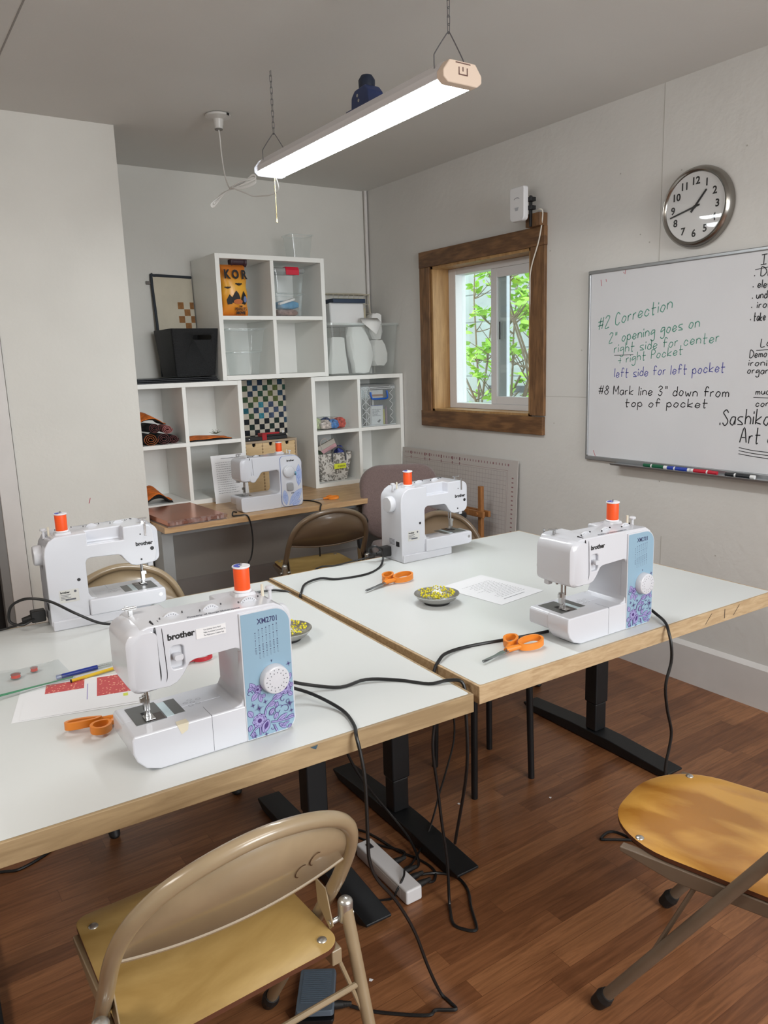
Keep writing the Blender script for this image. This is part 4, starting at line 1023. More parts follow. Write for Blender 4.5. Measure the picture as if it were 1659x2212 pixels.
for k, s_ in enumerate(('Your Journey Starts Here!', 'Video Assistance Connection To', 'The Makerspace Creative App')): text(s_, 'sticker_text', 0.0048, m_gyt, stk, basis((0.157, 0.0016, 0.262-k*0.0058), (1, 0, 0), (0, 0, 1)), sx=0.72)
tp = MB().add([(0.088, -0.0004, 0.0815), (0.112, -0.0004, 0.0815), (0.109, -0.0004, 0.066), (0.096, -0.0004, 0.060), (0.090, 0.016, 0.0818), (0.112, 0.018, 0.0818)], [(3, 2, 1, 0), (0, 1, 5, 4)])
tp.build('masking_tape', mat('masking_tape', (214, 206, 184), 0.6), A, fix=False)
B = dup(A, (1.489, 1.358, T), radians(-0.4), 'white sewing machine with purple floral panel, on the oak-edged table by the whiteboard wall')
for o in list(B.children):
    if o.name.split('.')[0] in ('info_sticker', 'owner_text', 'masking_tape'):
        for c in list(o.children): bpy.data.objects.remove(c)
        bpy.data.objects.remove(o)
text('PROPERTY OF GORGE MAKERSPACE', 'owner_text', 0.0075, m_gyt, B, basis((0.122, 0.0092, 0.2921), (1, 0, -0.019), (0, 1, 0.2)), off=0.0002, sx=0.95)
Cc = dup(B, (2.006, 2.508, T), radians(180.6), 'white sewing machine seen from behind on the oak-edged table, in front of the mauve chair')
Dd = dup(B, (0.745, 2.535, T), radians(177.5), 'white sewing machine seen from behind on the maple-edged table, in front of the doorway wall')
for q in (Cc, Dd):
    for o in list(q.children):
        if o.name.split('.')[0] == 'accessory_tray' and q is Cc: bpy.data.objects.remove(o)
        elif o.name.split('.')[0] == 'tray_seam' and q is Cc: bpy.data.objects.remove(o)
# ---- the older machine on the desk
E_ = thing('sewing_machine', 'white sewing machine with blue swirl print, standing on the long desk', 'sewing machine', (1.612, 3.775, DZ), 0, 'white sewing machines')
BODYE = [(0.235, 0.0), (0.355, 0.0), (0.366, 0.005), (0.372, 0.020), (0.372, 0.235), (0.362, 0.262), (0.346, 0.280), (0.325, 0.288)]+BODY[8:]
machine_common(E_, BODYE, rear=False)
for o in E_.children:
    if o.name.startswith('handwheel'): o.location = (0.024, 0, 0)
MB().prism([(0.02, 0.0), (0.236, 0.0), (0.236, 0.081), (0.004, 0.081), (0.0, 0.074), (0.0, 0.02), (0.006, 0.005)], 0.0, 0.078).build('accessory_tray', m_swh, E_, bevel=0.004, seg=3)
MB().prism(rrect(0.238, 0.368, 0.003, 0.284, [0.05, 0.02, 0.03, 0.034], 8), -0.001, 0.02).build('panel_rim', mat('blue_outline', (120, 140, 190), 0.4), E_)
pe = MB().prism(rrect(0.2395, 0.3665, 0.0045, 0.2825, [0.0485, 0.019, 0.029, 0.0325], 8), -0.0018, 0.0).build('front_panel', m_swh, E_)
text('brother', 'logo', 0.0145, m_ink, pe, basis((0.278, -0.0019, 0.252), (1, 0, 0), (0, 0, 1)), off=0.0008)
de = MB().lathe([(0, 0), (0.036, 0.0), (0.036, 0.003), (0.033, 0.014), (0.030, 0.016), (0, 0.016)], (0.285, -0.002, 0.198), 44, axis='y')
de = de.build('stitch_dial', mat('silver_grey_plastic', (206, 208, 214), 0.35), E_)
q = MB()
for k in range(22): a = 2*pi*k/22; q.stroke([(0.285+0.026*cos(a), 0.198+0.026*sin(a)), (0.285+0.031*cos(a), 0.198+0.031*sin(a))], 0.0012, lambda u, v: (u, -0.0182-0.0003, v))
q.build('dial_marks', m_gyt, de, fix=False)
MB().cyl((0.326, -0.0018, 0.178), (0.326, -0.0026, 0.178), 0.004, n=14).build('dial_pointer', m_dk, pe)
MB().loft([[(0.290+px, y, 0.112+pz) for px, pz in rrect(-0.02*k, 0.02*k, -0.022*k, 0.022*k, 0.009*k, 4)] for y, k in ((-0.0015, 1.05), (-0.008, 1.0), (-0.012, 0.85))]).build('reverse_lever', mat('silver_lever', (184, 186, 190), 0.28, 0.5), E_)
MB().lathe([(0, 0), (0.020, 0), (0.020, 0.003), (0.017, 0.006), (0, 0.006)], (0.073, 0, 0.178), 30, axis='y').build('disc', m_sw2, E_)
for o in E_.children:
    if o.name.startswith('disc'): o.location = (0, -0.003, 0); o.name = 'cover_disc'
LZ[0] = 0.0; sw = MB(); F = lambda u, v, l: (u, -0.0019-0.00005*l-LZ[0], v)
m_swb = mat('blue_swirl_print', (110, 132, 200), 0.5); m_swl = mat('light_blue_swirl', (168, 184, 222), 0.5); m_tq = mat('turquoise_print', (112, 170, 190), 0.5)
for (x0, y0, x1, y1, wd) in ((0.264, 0.012, 0.256, 0.096, 0.016), (0.282, 0.010, 0.362, 0.095, 0.022), (0.345, 0.110, 0.350, 0.232, 0.017), (0.30, 0.008, 0.352, 0.028, 0.012)):
    leaf2(sw, x0, y0, x1, y1, wd, F, 0.0013); leaf2(sw, x0*0.75+x1*0.25, y0*0.75+y1*0.25, x0*0.2+x1*0.8, y0*0.2+y1*0.8, wd*0.5, F, 0.0009)
for a in ((0.257, 0.058, 0.011, 0, 7), (0.338, 0.062, 0.012, 0, 7), (0.347, 0.160, 0.012, 1, 7), (0.350, 0.135, 0.013, 3, 7), (0.345, 0.205, 0.014, 0.5, -6), (0.352, 0.036, 0.011, 2, 6)): curl(sw, *a, F, 0.0014)
leaf2(sw, 0.30, 0.030, 0.310, 0.058, 0.007, F); leaf2(sw, 0.332, 0.168, 0.326, 0.196, 0.006, F, dark=True)
sw.build('swirl_print', [m_swb, m_swl, m_tq], pe, fix=False)
mm = MB(); mm.stroke([(0.296, 0.075), (0.326, 0.076)], 0.005, lambda u, v: (u, -0.0019, v)); mm.build('model_mark', m_gyt, pe, fix=False)

# ---- thread spools on the pins
m_thr = mat('orange_thread', (238, 84, 22), 0.5, noise=(3, 0.06), stretch=(1, 1, 300))
m_spw = mat('spool_white', (226, 226, 230), 0.35)
def spool(M_, base, label):
    p = (Matrix.Translation(base.location) @ Matrix.Rotation(base.rotation_euler[2], 4, 'Z')) @ Vector((0.285, 0.10, 0.2955))
    t = thing('thread_spool', label, 'thread spool', p, 0.6, 'orange thread spools')
    pr = [(0.0045, 0.0), (0.019, 0.0), (0.0195, 0.001), (0.0195, 0.0025), (0.0165, 0.005)]
    MB().lathe([(0.004, 0.0)]+pr[1:]+[(0.006, 0.0055)], n=32).build('flange', m_spw, t)
    MB().lathe([(0.006, 0.0515), (0.0165, 0.052), (0.0195, 0.0545), (0.0195, 0.056), (0.019, 0.057), (0.004, 0.057)], n=32).build('flange', m_spw, t)
    MB().lathe([(0.004, 0.0045), (0.0168, 0.0045), (0.0172, 0.006), (0.0172, 0.051), (0.0168, 0.0525), (0.004, 0.0525)], n=32).build('thread', m_thr, t)
    pts = [(0.0165*cos(radians(a)), 0.0165*sin(radians(a))) for a in range(20, 201, 12)]+[(0.0055*cos(radians(a)), 0.0055*sin(radians(a))) for a in range(200, 19, -20)]
    MB().poly(pts, lambda u, v: (u, v, 0.0572)).build('spool_label', mat('spool_label_blue', (52, 70, 176), 0.4), t, fix=False)
    return t
spool(None, A, 'orange thread spool on the nearest sewing machine')
spool(None, B, 'orange thread spool on the floral sewing machine by the whiteboard wall')
spool(None, Cc, 'orange thread spool on the rear-facing sewing machine in front of the mauve chair')
spool(None, Dd, 'orange thread spool on the rear-facing sewing machine in front of the doorway wall')
sE = spool(None, E_, 'orange thread spool on the sewing machine on the desk')

# ================================================================== TABLE ITEMS
m_or = mat('orange_plastic', (226, 132, 38), 0.38)
m_bld = mat('scissor_steel', (150, 152, 154), 0.25, 1.0)
def scissors(label, x, y, z, rz, flip=False, scale=1.0, handle=None, blades=True, grp='orange-handled scissors'):
    t = thing('scissors', label, 'scissors', (x, y, z), rz, grp)
    h = handle or m_or; k = scale; f = -1 if flip else 1
    def S(p): return (p[0]*k, p[1]*k*f, p[2]*k)
    if blades:
        MB().add([S(p) for p in ((0, 0, 0.006), (-0.10, -0.004, 0.006), (-0.105, 0.0, 0.006), (-0.02, 0.011, 0.006), (0, 0.008, 0.006), (0, 0, 0.009), (-0.10, -0.004, 0.0075), (-0.105, 0.0, 0.0075), (-0.02, 0.011, 0.009), (0, 0.008, 0.009))], [(4, 3, 2, 1, 0), (5, 6, 7, 8, 9), (0, 1, 6, 5), (1, 2, 7, 6), (2, 3, 8, 7), (3, 4, 9, 8), (4, 0, 5, 9)]).build('blade', m_bld, t)
        MB().add([S(p) for p in ((0, -0.008, 0.009), (-0.02, -0.010, 0.009), (-0.105, 0.002, 0.0078), (-0.10, 0.006, 0.0078), (0, 0.002, 0.009), (0, -0.008, 0.012), (-0.02, -0.010, 0.012), (-0.105, 0.002, 0.0095), (-0.10, 0.006, 0.0095), (0, 0.002, 0.012))], [(4, 3, 2, 1, 0), (5, 6, 7, 8, 9), (0, 1, 6, 5), (1, 2, 7, 6), (2, 3, 8, 7), (3, 4, 9, 8), (4, 0, 5, 9)]).build('blade', m_bld, t)
        MB().cyl(S((-0.005, 0, 0.006)), S((-0.005, 0, 0.014)), 0.004*k, n=14).build('pivot_screw', m_stl, t)
    # bent handles: long bow and thumb bow
    big = [(0.0, -0.004, 0.011), (0.022, -0.012, 0.014)]
    loop = [(0.035, -0.012, 0.016), (0.052, -0.004, 0.019), (0.075, -0.006, 0.021), (0.098, -0.014, 0.021), (0.108, -0.028, 0.019), (0.100, -0.042, 0.016), (0.075, -0.044, 0.013), (0.05, -0.034, 0.012), (0.036, -0.022, 0.013)]
    def bow(pts, nm, hgt):
        P = smooth_path([S(p) for p in pts], 4, closed=True)
        n_ = len(P); c = sum(P, Vector())/n_; rg = []
        for i in range(n_):
            tn = (P[(i+1) % n_]-P[i-1]).normalized(); o_ = Vector((tn.y, -tn.x, 0)).normalized()
            w_ = 0.0032*k; hh = hgt*k
            rg.append([P[i]+o_*w_+Vector((0, 0, -hh)), P[i]+o_*w_*1.1+Vector((0, 0, hh)), P[i]-o_*w_+Vector((0, 0, hh)), P[i]-o_*w_*1.1+Vector((0, 0, -hh))])
        return MB().loft(rg, closed=True)
    a = bow(loop, 'h', 0.0085)
    a.tube([S(p) for p in ((-0.006, 0.0, 0.0115), (0.015, -0.008, 0.013), (0.038, -0.018, 0.0145))], [0.0075*k, 0.008*k, 0.006*k], n=10)
    a.build('finger_handle', h, t, angle=60)
    loop2 = [(0.028, 0.012, 0.014), (0.045, 0.008, 0.016), (0.062, 0.014, 0.018), (0.072, 0.028, 0.019), (0.068, 0.042, 0.018), (0.052, 0.047, 0.016), (0.036, 0.038, 0.014), (0.027, 0.024, 0.013)]
    a = bow(loop2, 'h', 0.0085)
    a.tube([S(p) for p in ((-0.006, 0.0, 0.0095), (0.012, 0.006, 0.011), (0.030, 0.016, 0.013))], [0.0075*k, 0.008*k, 0.006*k], n=10)
    a.build('thumb_handle', h, t, angle=60)
    return t
scissors('orange-handled scissors lying open-handled near the pin dish and the rear sewing machine', 1.442, 2.165, T, radians(18), scale=1.03)
scissors('orange-handled scissors lying at the front edge of the oak-edged table', 1.338, 1.432, T, radians(10), scale=1.0)
scissors('orange-handled scissors half hidden by the nearest sewing machine', 0.382, 1.668, T, radians(188), scale=0.95)
scissors('small orange scissors on the long desk in front of the corner shelf', 2.145, 3.83, DZ, radians(-15), scale=0.75)
scissors('red-handled scissors seen through the arch of the nearest sewing machine', 0.625, 1.905, T, radians(12), scale=0.62, handle=mat('red_plastic', (176, 30, 42), 0.35), grp=None) 

# ---- magnetic pin dishes with pins
m_dish = mat('stainless_dish', (196, 196, 194), 0.32, 1.0)
m_pinh = mat('yellow_pin_head', (226, 214, 36), 0.35)
def pin_mesh():
    m_ = MB().cyl((0, 0, 0), (0.032, 0, 0), 0.00035, n=5, mi=0).ball((0.033, 0, 0), 0.0029, 8, 6, mi=1)
    return m_.build('ball_pin', [m_stl, m_pinh])
pin0 = pin_mesh(); pin_used = []
def dish(label, plabel, x, y, npin, seed, grp):
    t = thing('pin_dish', label, 'dish', (x, y, T), 0.4, 'steel pin dishes')
    MB().lathe([(0, 0.010), (0.046, 0.011), (0.060, 0.018), (0.070, 0.030), (0.0735, 0.033), (0.0735, 0.0318), (0.071, 0.029), (0.0615, 0.0165), (0.047, 0.0085), (0, 0.0075)], n=56).build('bowl', m_dish, t, angle=60)
    MB().lathe([(0, 0.0), (0.041, 0.0), (0.042, 0.002), (0.042, 0.0075), (0, 0.0085)], n=40).build('magnet_base', m_rub, t)
    rnd = random.Random(seed)
    for k in range(npin):
        o = pin0 if not pin_used else pin0.copy()
        if pin_used: COL.objects.link(o)
        pin_used.append(o)
        a = rnd.uniform(0, 2*pi); rad = 0.058*sqrt(rnd.random()); z = 0.013+0.012*(rad/0.058)**2+rnd.uniform(0.003, 0.014)
        up = rnd.random() < 0.18
        yaw = rnd.uniform(0, 2*pi) if not up else a
        el = rnd.uniform(-0.05, 0.25) if not up else rnd.uniform(0.5, 1.0)
        hx_, hy_ = rad*cos(a), rad*sin(a)
        # head position -> pin tail, keep the tail inside the dish
        d_ = Vector((cos(yaw)*cos(el), sin(yaw)*cos(el), sin(el)))
        if Vector((hx_-d_.x*0.033, hy_-d_.y*0.033, 0)).length > 0.062: d_.x, d_.y = -d_.x, -d_.y; yaw += pi
        if Vector((hx_-d_.x*0.033, hy_-d_.y*0.033, 0)).length > 0.066: d_ = Vector((cos(a)*cos(el), sin(a)*cos(el), sin(el))); yaw = a
        zz = max(z, 0.0125+0.033*max(0, sin(el))*0.9)
        o.location = Vector((x+hx_, y+hy_, T+zz+0.004))-d_*0.033
        o.rotation_euler = (0, -el, yaw)
        tag(o, plabel, 'pin', grp)
dish('round steel dish of yellow ball-head pins on the oak-edged table', 'yellow ball-head pin in the steel dish on the oak-edged table', 1.461, 1.895, 170, 1, 'pins in the dish on the oak-edged table')
dish('round steel dish of yellow ball-head pins half hidden by the nearest sewing machine', 'yellow ball-head pin in the half-hidden dish behind the nearest machine', 0.922, 1.902, 110, 2, 'pins in the half-hidden dish')

# ---- papers
m_pap = mat('white_paper', (232, 233, 236), 0.7)
m_prt = mat('printed_grey_text', (120, 122, 128), 0.7)
def lines(mb, u0, u1, v0, n, dv, F, rnd, h=0.0016, ragged=0.4):
    for k in range(n):
        L_ = (u1-u0)*(1-ragged*rnd.random()); u = u0; v = v0-k*dv
        while u < u0+L_:
            wl = rnd.uniform(0.006, 0.016); e = min(u+wl, u0+L_)
            mb.stroke([(u, v), (e, v)], h, F); u = e+0.003
sh = thing('instruction_sheet', 'white printed sheet lying on the oak-edged table behind the pin dish', 'paper', (1.694, 1.896, T+0.0006), radians(-173))
MB().box(-0.108, 0.108, -0.14, 0.14, 0, 0.0004).build('page', m_pap, sh)
q = MB(); rnd = random.Random(9)
F = lambda u, v: (u, v, 0.0007)
q.stroke([(-0.05, 0.105), (0.055, 0.105)], 0.003, F)
lines(q, -0.075, 0.075, 0.085, 14, 0.012, F, rnd)
q.build('printed_text', m_prt, sh, fix=False)
s2 = thing('instruction_sheet', 'white printed sheet propped upright behind the sewing machine on the desk', 'paper', (1.612, 4.03, DZ), radians(0))
X = Matrix.Rotation(radians(-7), 4, 'X')
MB().box(0, 0.212, 0, 0.0004, 0, 0.275, X=X).build('page', m_pap, s2)
q = MB(); F = lambda u, v: tuple(X @ Vector((u, -0.0004, v)))
q.stroke([(0.06, 0.255), (0.16, 0.255)], 0.003, F)
lines(q, 0.025, 0.19, 0.232, 15, 0.0125, F, random.Random(4), 0.002)
q.build('printed_text', m_prt, s2, fix=False)
for o in (s2,): o.location = (1.605, 4.16, DZ); o.rotation_euler = (0, 0, 0)
s2.location = (1.615, 4.15, DZ)

m_coral = bpy.data.materials.new('coral_floral_swatch'); m_coral.use_nodes = True
nt = m_coral.node_tree; bb = nt.nodes['Principled BSDF']; bb.inputs['Roughness'].default_value = 0.7
tc = nt.nodes.new('ShaderNodeTexCoord'); vo = nt.nodes.new('ShaderNodeTexVoronoi'); vo.inputs['Scale'].default_value = 120; rp = nt.nodes.new('ShaderNodeValToRGB')
rp.color_ramp.elements[0].color = rgb((236, 180, 150)); rp.color_ramp.elements[0].position = 0.22; rp.color_ramp.elements[1].color = rgb((196, 82, 84)); rp.color_ramp.elements[1].position = 0.30
nt.links.new(tc.outputs['Object'], vo.inputs['Vector']); nt.links.new(vo.outputs['Distance'], rp.inputs[0]); nt.links.new(rp.outputs[0], bb.inputs['Base Color'])
p1_ = thing('pattern_sheet', 'white sheet underneath, peeking out at the sheet with two coral floral pictures', 'paper', (0.185, 1.812, T+0.0004), radians(-15))
MB().box(0, 0.28, 0, 0.19, 0, 0.0004).build('page', m_pap, p1_)
p2_ = thing('pattern_sheet', 'white sheet with two coral floral pictures beside the plastic bag', 'paper', (0.202, 1.812, T+0.0012), radians(-14))
MB().box(0, 0.285, 0, 0.20, 0, 0.0004).build('page', m_pap, p2_)
MB().box(0.045, 0.135, 0.135, 0.192, 0.0004, 0.0007).build('coral_swatch', m_coral, p2_)
MB().box(0.165, 0.245, 0.07, 0.19, 0.0004, 0.0007).build('coral_swatch', m_coral, p2_)
q = MB(); F = lambda u, v: (u, v, 0.0006)
for x in (0.143, 0.256): q.stroke([(x, 0.06), (x, 0.16)], 0.002, F)
q.build('printed_text', mat('lilac_text', (160, 150, 200), 0.7), p2_, fix=False)
MB().box(0.225, 0.236, 0.045, 0.062, 0.0004, 0.0006).build('yellow_mark', mat('yellow_ink', (214, 224, 90), 0.6), p2_)

# ---- pencil and seam ripper
def stick(name, label, cat, a, b, parts):
    a, b = Vector(a), Vector(b); d = b-a
    t = thing(name, label, cat, a, atan2(d.y, d.x))
    L_ = d.length
    for nm, u0, u1, r_, m_ in parts:
        MB().cyl((L_*u0, 0, 0), (L_*u1, 0, 0), r_, n=12).build(nm, m_, t)
    return t
stick('pencil', 'yellow pencil lying beside the nearest sewing machine', 'pencil', (0.346, 1.965, T+0.006), (0.475, 1.985, T+0.006), [('barrel', 0, 1, 0.0042, mat('pencil_yellow', (222, 184, 32), 0.35)), ('end_band', 0.0, 0.02, 0.0044, m_dk)])
stick('seam_ripper', 'blue-handled seam ripper in a clear cap beside the yellow pencil', 'seam ripper', (0.322, 2.012, T+0.0065), (0.478, 2.022, T+0.0065), [('blue_handle', 0.08, 0.66, 0.0058, mat('royal_blue_plastic', (28, 50, 138), 0.3)), ('clear_tip', 0.0, 0.08, 0.0056, clear('clear_lilac', (220, 225, 245), 0.3, 0.08, (180, 190, 220))), ('clear_cap', 0.66, 1.0, 0.005, clear('clear_plastic', (240, 244, 244), 0.12, 0.08)), ('steel_tip', 0.66, 0.94, 0.0012, m_stl)])

# ---- zip bag with red bobbins
m_bag = clear('clear_bag_film', (253, 254, 254), 0.04, 0.03, (244, 246, 248), rough=0.12)
zb = thing('zip_bag', 'clear zip bag with green seal lying over the paper sheets', 'plastic bag', (0.10, 2.05, T+0.002), radians(3))
nx, ny = 22, 14; rnd = random.Random(8); v = []
for lay in (0, 1):
    for i in range(nx+1):
        for j_ in range(ny+1):
            u, w_ = i/nx, j_/ny; e = min(u, 1-u, w_, 1-w_)*6
            hgt = (0.016*min(1, e)**0.6*(0.7+0.3*sin(9*u+4*w_)*cos(7*w_)))+0.003*rnd.uniform(-1, 1)*min(1, e)
            v.append((-0.07+0.33*u, -0.085+0.18*w_+0.006*sin(6*u), 0.0006+(hgt if lay else 0)))
fcs = []
for lay in (0, 1):
    k = lay*(nx+1)*(ny+1)
    for i in range(nx):
        for j_ in range(ny):
            a = k+i*(ny+1)+j_; fcs.append((a, a+ny+1, a+ny+2, a+1))
MB().add(v, fcs).build('film', m_bag, zb, fix=False, angle=20)
sl = MB()
for off in (0, 0.012): sl.tube(smooth_path([(-0.07, -0.088-off, 0.004), (0.03, -0.086-off*0.8, 0.010), (0.13, -0.078-off*0.3, 0.007), (0.255, -0.070, 0.003)], 5), 0.0016, n=6)
sl.build('green_seal', mat('green_zip', (64, 136, 98), 0.4), zb)
m_rdb = mat('red_bobbin_thread', (214, 84, 72), 0.5)
for (x, y), lb_ in zip(((0.238, 2.085), (0.285, 2.103)), ('red bobbin in the clear bag, the larger one by the bag middle', 'small red bobbin in the clear bag, nearer the seam rippers')):
    b_ = thing('bobbin', lb_.replace('seam rippers', 'seam ripper'), 'bobbin', (x, y, T+0.0035), rz=0.5, group='red bobbins in the clear bag')
    k = 1.25 if x < 0.25 else 0.95
    MB().lathe([(0.0035*k, 0), (0.0105*k, 0), (0.0105*k, 0.0012), (0.004*k, 0.0013)], n=20).lathe([(0.004*k, 0.0097), (0.0105*k, 0.0098), (0.0105*k, 0.011), (0.0035*k, 0.011)], n=20).build('flange', clear('clear_plastic'), b_)
    MB().cyl((0, 0, 0.0014), (0, 0, 0.0096), 0.0088*k, n=20).build('thread', m_rdb, b_)
# grey presser plate behind
pf = thing('extension_plate', 'flat grey metal plate on the table at the foot of the rear machine', 'plate', (0.655, 2.36, T), radians(-4))
MB().prism(rrect(-0.05, 0.06, -0.03, 0.04, 0.008, 4), 0, 0.006, plane='xy').build('plate', m_gp2, pf, bevel=0.001)
MB().cyl((0.0, 0.0, 0.006), (0.0, 0.0, 0.012), 0.012, n=20).box(-0.03, 0.03, -0.006, 0.006, 0.010, 0.013).build('clip', m_stl, pf)
# ================================================================== THINGS ON THE SHELVES
m_clr = clear('clear_box_plastic', (252, 254, 254), 0.13, 0.05, (244, 247, 247))
m_frost = clear('frosted_tub_plastic', (251, 253, 252), 0.20, 0.05, (240, 243, 242), rough=0.25)
def tapered_bin(name, label, cat, x, y, z, wt, dt, wb_, db, h, m, rim=0.006, grp=None, rz=0, flip=False, r=0.014):
    t = thing(name, label, cat, (x, y, z), rz, grp)
    th_ = 0.002
    def ring(w_, d_, zz): return [(px, py, zz) for px, py in rrect(-w_/2, w_/2, -d_/2, d_/2, r, 4)]
    zs = [(0, wb_, db), (h, wt, dt)]
    if flip: zs = [(0, wt, dt), (h, wb_, db)]
    g = MB().loft([ring(zs[0][1], zs[0][2], zs[0][0]), ring(zs[1][1], zs[1][2], zs[1][0])], caps=False)
    k = zs[1] if flip else zs[0]
    g.add(ring(k[1], k[2], k[0]), [tuple(range(len(ring(1, 1, 0))))])
    g.build('shell', m, t, fix=False, angle=30)
    zr = 0 if flip else h
    a = MB().loft([ring(wt, dt, zr-rim/2), ring(wt+0.014, dt+0.014, zr-rim/2), ring(wt+0.014, dt+0.014, zr+rim/2), ring(wt, dt, zr+rim/2)], closed=True)
    a.build('rim', m, t)
    return t
S2 = 1.416+0.026          # floor of the upper unit's lower row
S3 = 1.416+0.35+0.011     # its upper row
# snack bag
m_bagm = bpy.data.materials.new('orange_snack_bag'); m_bagm.use_nodes = True
nt = m_bagm.node_tree; bb = nt.nodes['Principled BSDF']; bb.inputs['Roughness'].default_value = 0.3
tc = nt.nodes.new('ShaderNodeTexCoord'); sp_ = nt.nodes.new('ShaderNodeSeparateXYZ'); rp = nt.nodes.new('ShaderNodeValToRGB')
mr = nt.nodes.new('ShaderNodeMath'); mr.operation = 'MULTIPLY'; mr.inputs[1].default_value = 3.5
nt.links.new(tc.outputs['Object'], sp_.inputs[0]); nt.links.new(sp_.outputs['Z'], mr.inputs[0]); nt.links.new(mr.outputs[0], rp.inputs[0])
e = rp.color_ramp.elements; e[0].color = rgb((214, 120, 36)); e[1].color = rgb((206, 120, 44)); e[1].position = 0.9
x = rp.color_ramp.elements.new(0.55); x.color = rgb((236, 176, 60))
x = rp.color_ramp.elements.new(0.2); x.color = rgb((226, 146, 40))
nt.links.new(rp.outputs[0], bb.inputs['Base Color'])
bg_ = thing('snack_bag', 'orange halloween snack bag with black bats and lettering in the upper cubby', 'bag', (1.856, 4.275, S3))
rg = []
for k in range(15):
    z = 0.283*k/14; th_ = 0.004+0.045*sin(pi*min(1, max(0, z/0.283)))**0.6
    wv = 0.078+0.004*sin(11*z*6)
    rg.append([(wv*cos(2*pi*q/28), -0.02+th_*sin(2*pi*q/28)+0.002*sin(5*q+3*k), z) for q in range(28)])
MB().loft(rg).build('pouch', m_bagm, bg_, angle=70)
FB = lambda u, v: (u, -0.021-(0.004+0.045*sin(pi*v/0.283)**0.6)*sqrt(max(0, 1-(u/0.082)**2))-0.0035, v)
q = MB()
bat = [(-1, .15), (-.75, .5), (-.45, .35), (-.3, .45), (-.18, .3), (-.12, .55), (0, .35), (.12, .55), (.18, .3), (.3, .45), (.45, .35), (.75, .5), (1, .15), (.6, .1), (.4, -.15), (.2, 0), (0, -.35), (-.2, 0), (-.4, -.15), (-.6, .1)]
for bx, bz, s_ in ((-0.052, 0.152, 0.018), (0.012, 0.170, 0.023)): q.poly([(bx+a*s_, bz+b_*s_) for a, b_ in bat], FB)
for pts in ([(-0.055, 0.062), (-0.06, 0.088), (-0.045, 0.118), (-0.028, 0.098), (-0.03, 0.066)], [(-0.030, 0.072), (-0.033, 0.095), (-0.018, 0.124), (-0.006, 0.138), (0.008, 0.122), (0.018, 0.098), (0.012, 0.070)], [(0.02, 0.07), (0.024, 0.10), (0.040, 0.138), (0.058, 0.11), (0.062, 0.08), (0.05, 0.062)]): q.poly(pts, FB)
q.build('bat_print', m_ink, bg_, fix=False)
q = MB(); q.poly([(0.02+0.028*cos(2*pi*k/14)-0.015, 0.078+0.014*sin(2*pi*k/14)) for k in range(14)], lambda u, v: (u, FB(u, v)[1]-0.001, v)); q.poly([(0.05+0.012*cos(2*pi*k/12), 0.092+0.018*sin(2*pi*k/12)) for k in range(12)], lambda u, v: (u, FB(u, v)[1]-0.001, v), 1)
q.build('pumpkin_print', [mat('pumpkin_print', (190, 104, 44), 0.5), mat('blue_grey_print', (110, 130, 180), 0.5)], bg_, fix=False)
YF = -0.078
text('K O R', 'lettering', 0.066, m_ink, bg_, basis((-0.074, -0.0735, 0.205), (1, 0, 0), (0, 0.12, 1)), off=0.003, sx=0.78)
text('THE', 'lettering', 0.010, m_ink, bg_, basis((0.018, -0.0665, 0.049), (1, 0.0, 0), (0, -0.1, 1)), off=0.0008, align='CENTER')
text('PEANUTS', 'lettering', 0.024, m_ink, bg_, basis((0.018, -0.0655, 0.029), (1, 0.0, 0), (0, -0.15, 1)), off=0.0006, align='CENTER', sx=0.68)
text('MOVIE', 'lettering', 0.022, m_ink, bg_, basis((0.018, -0.0615, 0.009), (1, 0.0, 0), (0, -0.25, 1)), off=0.0014, align='CENTER', sx=0.85)
# maroon pot tipped over on the bag
mp_ = thing('plastic_pot', 'dark maroon plastic pot lying on top of the orange snack bag', 'pot', (1.893, 4.262, S3+0.283+0.020))
MB().lathe([(0.0, -0.048), (0.024, -0.048), (0.027, -0.040), (0.022, -0.034), (0.022, 0.03), (0.028, 0.034), (0.029, 0.047), (0.024, 0.047), (0.022, 0.03), (0.0, 0.028)], n=24, axis='x').build('pot_body', mat('maroon_plastic', (58, 36, 46), 0.45), mp_)
# clear boxes, upper right cubby
t = tapered_bin('storage_box', 'clear storage box with red latch, stacked on another clear box in the upper cubby', 'storage box', 2.222, 4.335, S3+0.140, 0.196, 0.15, 0.178, 0.135, 0.118, m_clr, grp='clear storage boxes')
m_lid = clear('clear_white_lid', (232, 236, 236), 0.42, 0.08, (224, 226, 226))
MB().loft([[(px, py, z) for px, py in rrect(-w_/2, w_/2, -d_/2, d_/2, 0.016, 4)] for z, w_, d_ in ((0.116, 0.205, 0.160), (0.118, 0.214, 0.168), (0.134, 0.214, 0.168), (0.142, 0.200, 0.155))]).build('lid', m_lid, t)
MB().prism([(-0.088, 0.100), (-0.092, 0.102), (-0.094, 0.128), (-0.083, 0.147), (-0.045, 0.147), (-0.045, 0.1435), (-0.078, 0.1435), (-0.0855, 0.124)], -0.030, 0.056, plane='yz').build('latch', mat('red_latch_plastic', (206, 34, 60), 0.35), t, bevel=0.001)
t = tapered_bin('storage_box', 'clear storage box full of blue check fabric, under the red-latched box', 'storage box', 2.216, 4.335, S3, 0.19, 0.15, 0.168, 0.13, 0.133, m_clr, grp='clear storage boxes')
m_chk = mat('blue_check_fabric', (84, 150, 190), 0.85, noise=(60, 0.2), bump=(90, 0.2)); m_pat = mat('brown_print_fabric', (150, 118, 108), 0.85, noise=(50, 0.5)); m_whf = mat('white_fabric', (218, 218, 216), 0.85)
